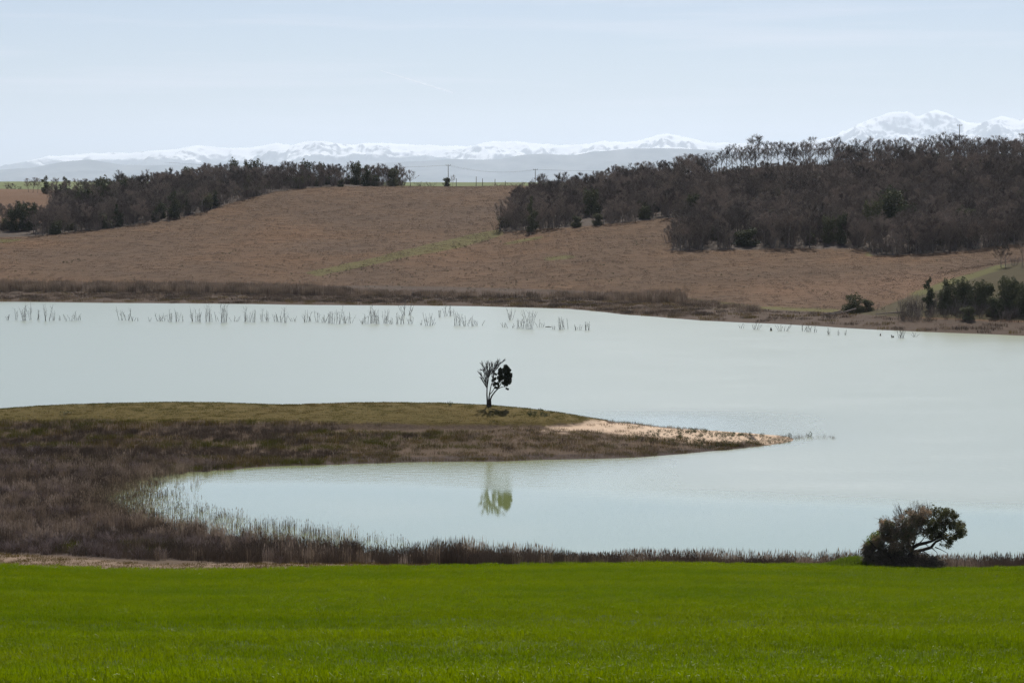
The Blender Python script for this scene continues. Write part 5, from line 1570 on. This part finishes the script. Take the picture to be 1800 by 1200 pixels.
CLUMPS = [
    ('clump at the left lake end', [(12, 563, 12, 5, 10), (28, 562, 20, 3, 5), (42, 563, 29, 9, 14), (54, 562, 32, 3, 5), (67, 562, 19, 4, 10), (83, 564, 30, 6, 12), (93, 563, 18, 4, 6), (105, 563, 9, 3, 6)]),
    ('small group right of the leftmost clump', [(121, 564, 12, 5, 14), (134, 563, 17, 5, 10), (142, 563, 8, 2, 5)]),
    ('separate group left of the long row', [(212, 563, 26, 4, 16), (222, 563, 22, 5, 14), (233, 564, 11, 4, 8), (242, 564, 6, 2, 5)]),
    ('left end of the long row', [(263, 565, 8, 3, 8), (278, 564, 16, 6, 16), (289, 564, 10, 4, 8), (300, 565, 23, 6, 14), (312, 565, 24, 5, 10), (322, 565, 12, 2, 5)]),
    ('dense dark bunch of the long row', [(343, 565, 24, 9, 18), (352, 566, 18, 4, 5), (365, 565, 32, 6, 12), (371, 566, 18, 3, 8), (384, 565, 18, 3, 12), (393, 567, 33, 6, 14), (398, 566, 30, 3, 12)]),
    ('thin stems right of the dense bunch', [(411, 565, 10, 5, 12), (429, 565, 26, 4, 8), (438, 566, 20, 4, 10), (447, 566, 22, 4, 8), (461, 565, 24, 3, 6), (470, 565, 21, 5, 10)]),
    ('bunch amid the long row', [(485, 565, 14, 4, 10), (493, 566, 21, 5, 10), (503, 567, 28, 4, 10), (518, 565, 10, 5, 16)]),
    ('loose stems right of the middle pair', [(537, 566, 23, 6, 12), (548, 565, 10, 4, 10), (557, 566, 22, 4, 8)]),
    ('tall bunch right of the loose stems', [(568, 567, 14, 6, 12), (577, 568, 22, 5, 10), (585, 569, 24, 4, 8), (594, 569, 33, 5, 10), (609, 568, 20, 7, 12), (618, 568, 21, 4, 8)]),
    ('crowded bunch right in the long row', [(638, 569, 10, 5, 8), (644, 569, 24, 4, 8), (652, 568, 31, 4, 6), (657, 567, 33, 4, 6), (664, 569, 25, 7, 10), (676, 568, 24, 7, 14), (690, 569, 13, 6, 14)]),
    ('right end of the long row', [(702, 569, 19, 6, 14), (711, 569, 17, 3, 8), (722, 569, 19, 5, 8)]),
    ('group right of the long row', [(741, 571, 9, 2, 6), (753, 572, 23, 8, 14), (761, 571, 10, 3, 8), (799, 572, 22, 3, 5), (806, 572, 23, 5, 10), (820, 573, 19, 6, 12), (832, 573, 18, 4, 8), (843, 572, 10, 4, 14)]),
    ('group of crossing stems in mid water', [(885, 575, 9, 4, 10), (898, 576, 8, 4, 12), (911, 577, 18, 4, 12), (921, 577, 24, 5, 10), (931, 578, 35, 8, 18), (950, 575, 15, 4, 12)]),
    ('outermost group in open mid water', [(973, 579, 8, 3, 6), (985, 579, 23, 6, 12), (996, 578, 20, 4, 14), (1013, 580, 11, 3, 6), (1020, 580, 10, 3, 6), (1030, 580, 15, 5, 8), (1037, 580, 16, 3, 8)]),
    ('low line off the right shore', [(1325, 579, 18, 6, 16), (1377, 582, 15, 7, 22), (1411, 582, 13, 4, 14), (1422, 583, 15, 6, 12), (1433, 584, 12, 3, 6), (1455, 588, 13, 4, 10), (1473, 589, 10, 2, 4), (1485, 589, 11, 2, 4)]),
]
sd = 1000
for cname, items in CLUMPS:
    for j, (px, py, hp, ns, sp) in enumerate(items):
        p = W(px, py); sc = p[1] / F; sd += 1
        o = link('drowned_shrub', drowned(hp * sc * 0.98, sp * sc, ns, sd), None, (p[0], p[1], 0))
        adj = 'tall' if hp >= 28 else ('low' if hp < 13 else 'bare')
        tag(o, '%s dead shrub, %s in the %s' % (adj, ordn[j] if j == 0 else ordn[j] + ' from left', cname), 'dead shrub', 'drowned shrubs in the lake')
for px, py, hp, ns, sp, lab in ((714, 554, 28, 9, 24, 'forked dead shrub standing nearer the far shore, behind the long row'), (785, 555, 23, 5, 18, 'forked dead shrub close below the far shore, right of the long row'), (793, 555, 19, 4, 10, 'dead stem beside the forked shrub close below the far shore'),
                                (772, 558, 14, 4, 20, 'leaning dead branches left of the forked shrub near the far shore'), (899, 562, 21, 6, 16, 'dead shrub standing alone behind the group right of the middle'), (1583, 594, 18, 8, 16, 'dark many-stemmed stump of dead shrub off the right shore'),
                                (1305, 577, 9, 3, 26, 'slanting dead branch in the water left of the low stems'), (1606, 592, 9, 4, 26, 'bent dead branch in the water by the right shore')):
    p = W(px, py); sc = p[1] / F; sd += 1
    tag(link('drowned_shrub', drowned(hp * sc, sp * sc, ns, sd), None, (p[0], p[1], 0)), lab, 'dead shrub', 'drowned shrubs in the lake')
def stump(px, py, w, h, lab, seed):
    p = W(px, py); sc = p[1] / F; r = random.Random(seed); mb = MB()
    for i in range(4):
        mb.tube([(r.uniform(-.2, .2), 0, -.3), (r.uniform(-.3, .3) + (i - 1.5) * w * sc * .2, r.uniform(-.2, .2), h * sc * r.uniform(.5, 1))], [.2, .08], 5)
    tag(link('stump', mb.build('stump', M['wet_wood']), None, (p[0], p[1], 0)), lab, 'stump')
stump(1356, 581, 6, 6, 'small dark stump in the water off the right shore', 1)
stump(1547, 590, 5, 4, 'dark stump low in the water left of the many-stemmed one', 2)
stump(1569, 593, 6, 5, 'dark stump touching the left of the many-stemmed shrub', 3)
p = W(964, 575); mb = MB(); mb.tube([(-.75, 0, .05), (0, .05, .1), (.75, 0, .04)], [.09, .11, .06], 6)
tag(link('floating_log', mb.build('floating_log', M['wet_wood']), None, tuple(p)), 'dark log floating in the open water between dead shrubs', 'log')
# fallen trees on the right bank
for j, (px, D, L, ang, lab) in enumerate(((1462, 500, 5.5, .2, 'fallen trunk lying on the bank left of the shore bush'), (1484, 498, 6.5, .35, 'fallen trunk with branches touching the round shore bush'), (1565, 484, 7.0, .08, 'long fallen trunk lying before the saplings'))):
    x, y, z = far_at(px, D); mb = MB(); r = random.Random(j)
    mb.tube([(-L / 2, 0, .15), (0, .3, .35 + ang), (L / 2, .5, .5 + ang * 3)], [.1, .16, .2], 6)
    for q in range(7):
        f = r.uniform(-.45, .4) * L; mb.tube([(f, .2, .3), (f - r.uniform(.3, 1.2), r.uniform(-.6, .6), r.uniform(.5, 1.3))], [.06, .025], 3)
    tag(link('fallen_tree', mb.build('fallen_tree', M['bark']), None, (x, y, z)), lab, 'fallen tree')

# ------------------------------------------------------------------ poles, posts, wires, contrail
def utility_pole(px, D, base_z, hh, lab):
    x = xat(px, D); o = empty('utility_pole', (x, D, base_z)); tag(o, lab, 'utility pole', 'utility poles behind the hills')
    a = MB(); a.tube([(0, 0, -1), (0, 0, hh * .5), (0, 0, hh)], [.24, .19, .14], 8); link('pole', a.build('pole', M['concrete']), o)
    a = MB(); a.tube([(-1.15, 0, hh - .25), (0, 0, hh - .05), (1.15, 0, hh - .25)], [.08, .09, .08], 5); link('crossarm', a.build('crossarm', M['iron']), o)
    for q in (-1.05, 0, 1.05):
        a = MB(); a.tube([(q, 0, hh - .1), (q, 0, hh + .1), (q, 0, hh + .35)], [.06, .1, .05], 6); link('insulator', a.build('insulator', M['iron']), o)
    return Vector((x, D, base_z + hh))
t1 = utility_pole(788, 960, float(far_z(np.array([xat(788, 960)]), np.array([960.]))[0]) , 43.9 - float(far_z(np.array([xat(788, 960)]), np.array([960.]))[0]), 'concrete power pole on the ridge above the small round bush')
zb = float(far_z(np.array([xat(941, 1010)]), np.array([1010.]))[0])
t2 = utility_pole(941, 1010, zb, float(P(941, 298, 1010)[2]) - zb, 'concrete power pole on the ridge left of the right-hand wood')
zb = float(far_z(np.array([xat(1685, 900)]), np.array([900.]))[0])
t3 = utility_pole(1685, 900, zb, float(P(1685, 220, 900)[2]) - zb, 'power pole rising above the trees before the snowy peak')
mb = MB()
for a, b in ((t1, t2), (Vector((t1.x - 130, t1.y - 30, t1.z + 1)), t1), (t2, Vector((t2.x + 140, t2.y + 20, t2.z + 4)))):
    for q in (-1.05, 1.05):
        pts = [a.lerp(b, f) + Vector((q, 0, -.1 - 2.2 * 4 * f * (1 - f))) for f in np.linspace(0, 1, 9)]
        mb.tube(pts, [.022] * 9, 3, cap=False)
tag(link('power_line', mb.build('power_line', M['iron'])), 'thin sagging power wires between the poles on the ridge', 'power line')
for j, (px, hp, D) in enumerate(((802, 13, 935), (837, 15, 920), (848, 12, 922), (870, 11, 922), (888, 8, 925), (948, 12, 960))):
    x, y, z = far_at(px, D); a = MB(); hh = hp * D / F + .4
    a.tube([(0, 0, -.4), (0.03, 0, hh * .5), (.06, 0, hh)], [.16, .14, .12], 6)
    tag(link('wooden_post', a.build('wooden_post', M['post']), None, (x, y, z)), 'dark wooden post on the ridge, %s of the row' % (ordn[j] + (' from the left' if j else '')), 'post', 'posts along the ridge')

cm, cnt_, cout = mat_base('ice_cloud')
cd = cnt_.nodes.new('ShaderNodeBsdfTranslucent'); cd.inputs[0].default_value = (.9, .9, .92, 1)
cdf = cnt_.nodes.new('ShaderNodeBsdfDiffuse'); cdf.inputs[0].default_value = (.9, .9, .92, 1)
cmx = cnt_.nodes.new('ShaderNodeMixShader'); cmx.inputs[0].default_value = .05
cnt_.links.new(cd.outputs[0], cmx.inputs[1]); cnt_.links.new(cdf.outputs[0], cmx.inputs[2])
ctr = cnt_.nodes.new('ShaderNodeBsdfTransparent'); cm2 = cnt_.nodes.new('ShaderNodeMixShader'); cm2.inputs[0].default_value = .85
cnt_.links.new(ctr.outputs[0], cm2.inputs[1]); cnt_.links.new(cmx.outputs[0], cm2.inputs[2])
cnt_.links.new(cm2.outputs[0], cout.inputs[0])
a, b = Vector(P(668, 124, 165000)), Vector(P(796, 163, 172000))
mb = MB(); pts = [a.lerp(b, f) for f in np.linspace(0, 1, 12)]
mb.tube(pts, [20 + 40 * math.sin(min(1, f * 1.2) * math.pi * .5) for f in np.linspace(0, 1, 12)], 8)
tag(link('contrail', mb.build('contrail', cm)), 'thin white contrail slanting across the pale sky', 'contrail')
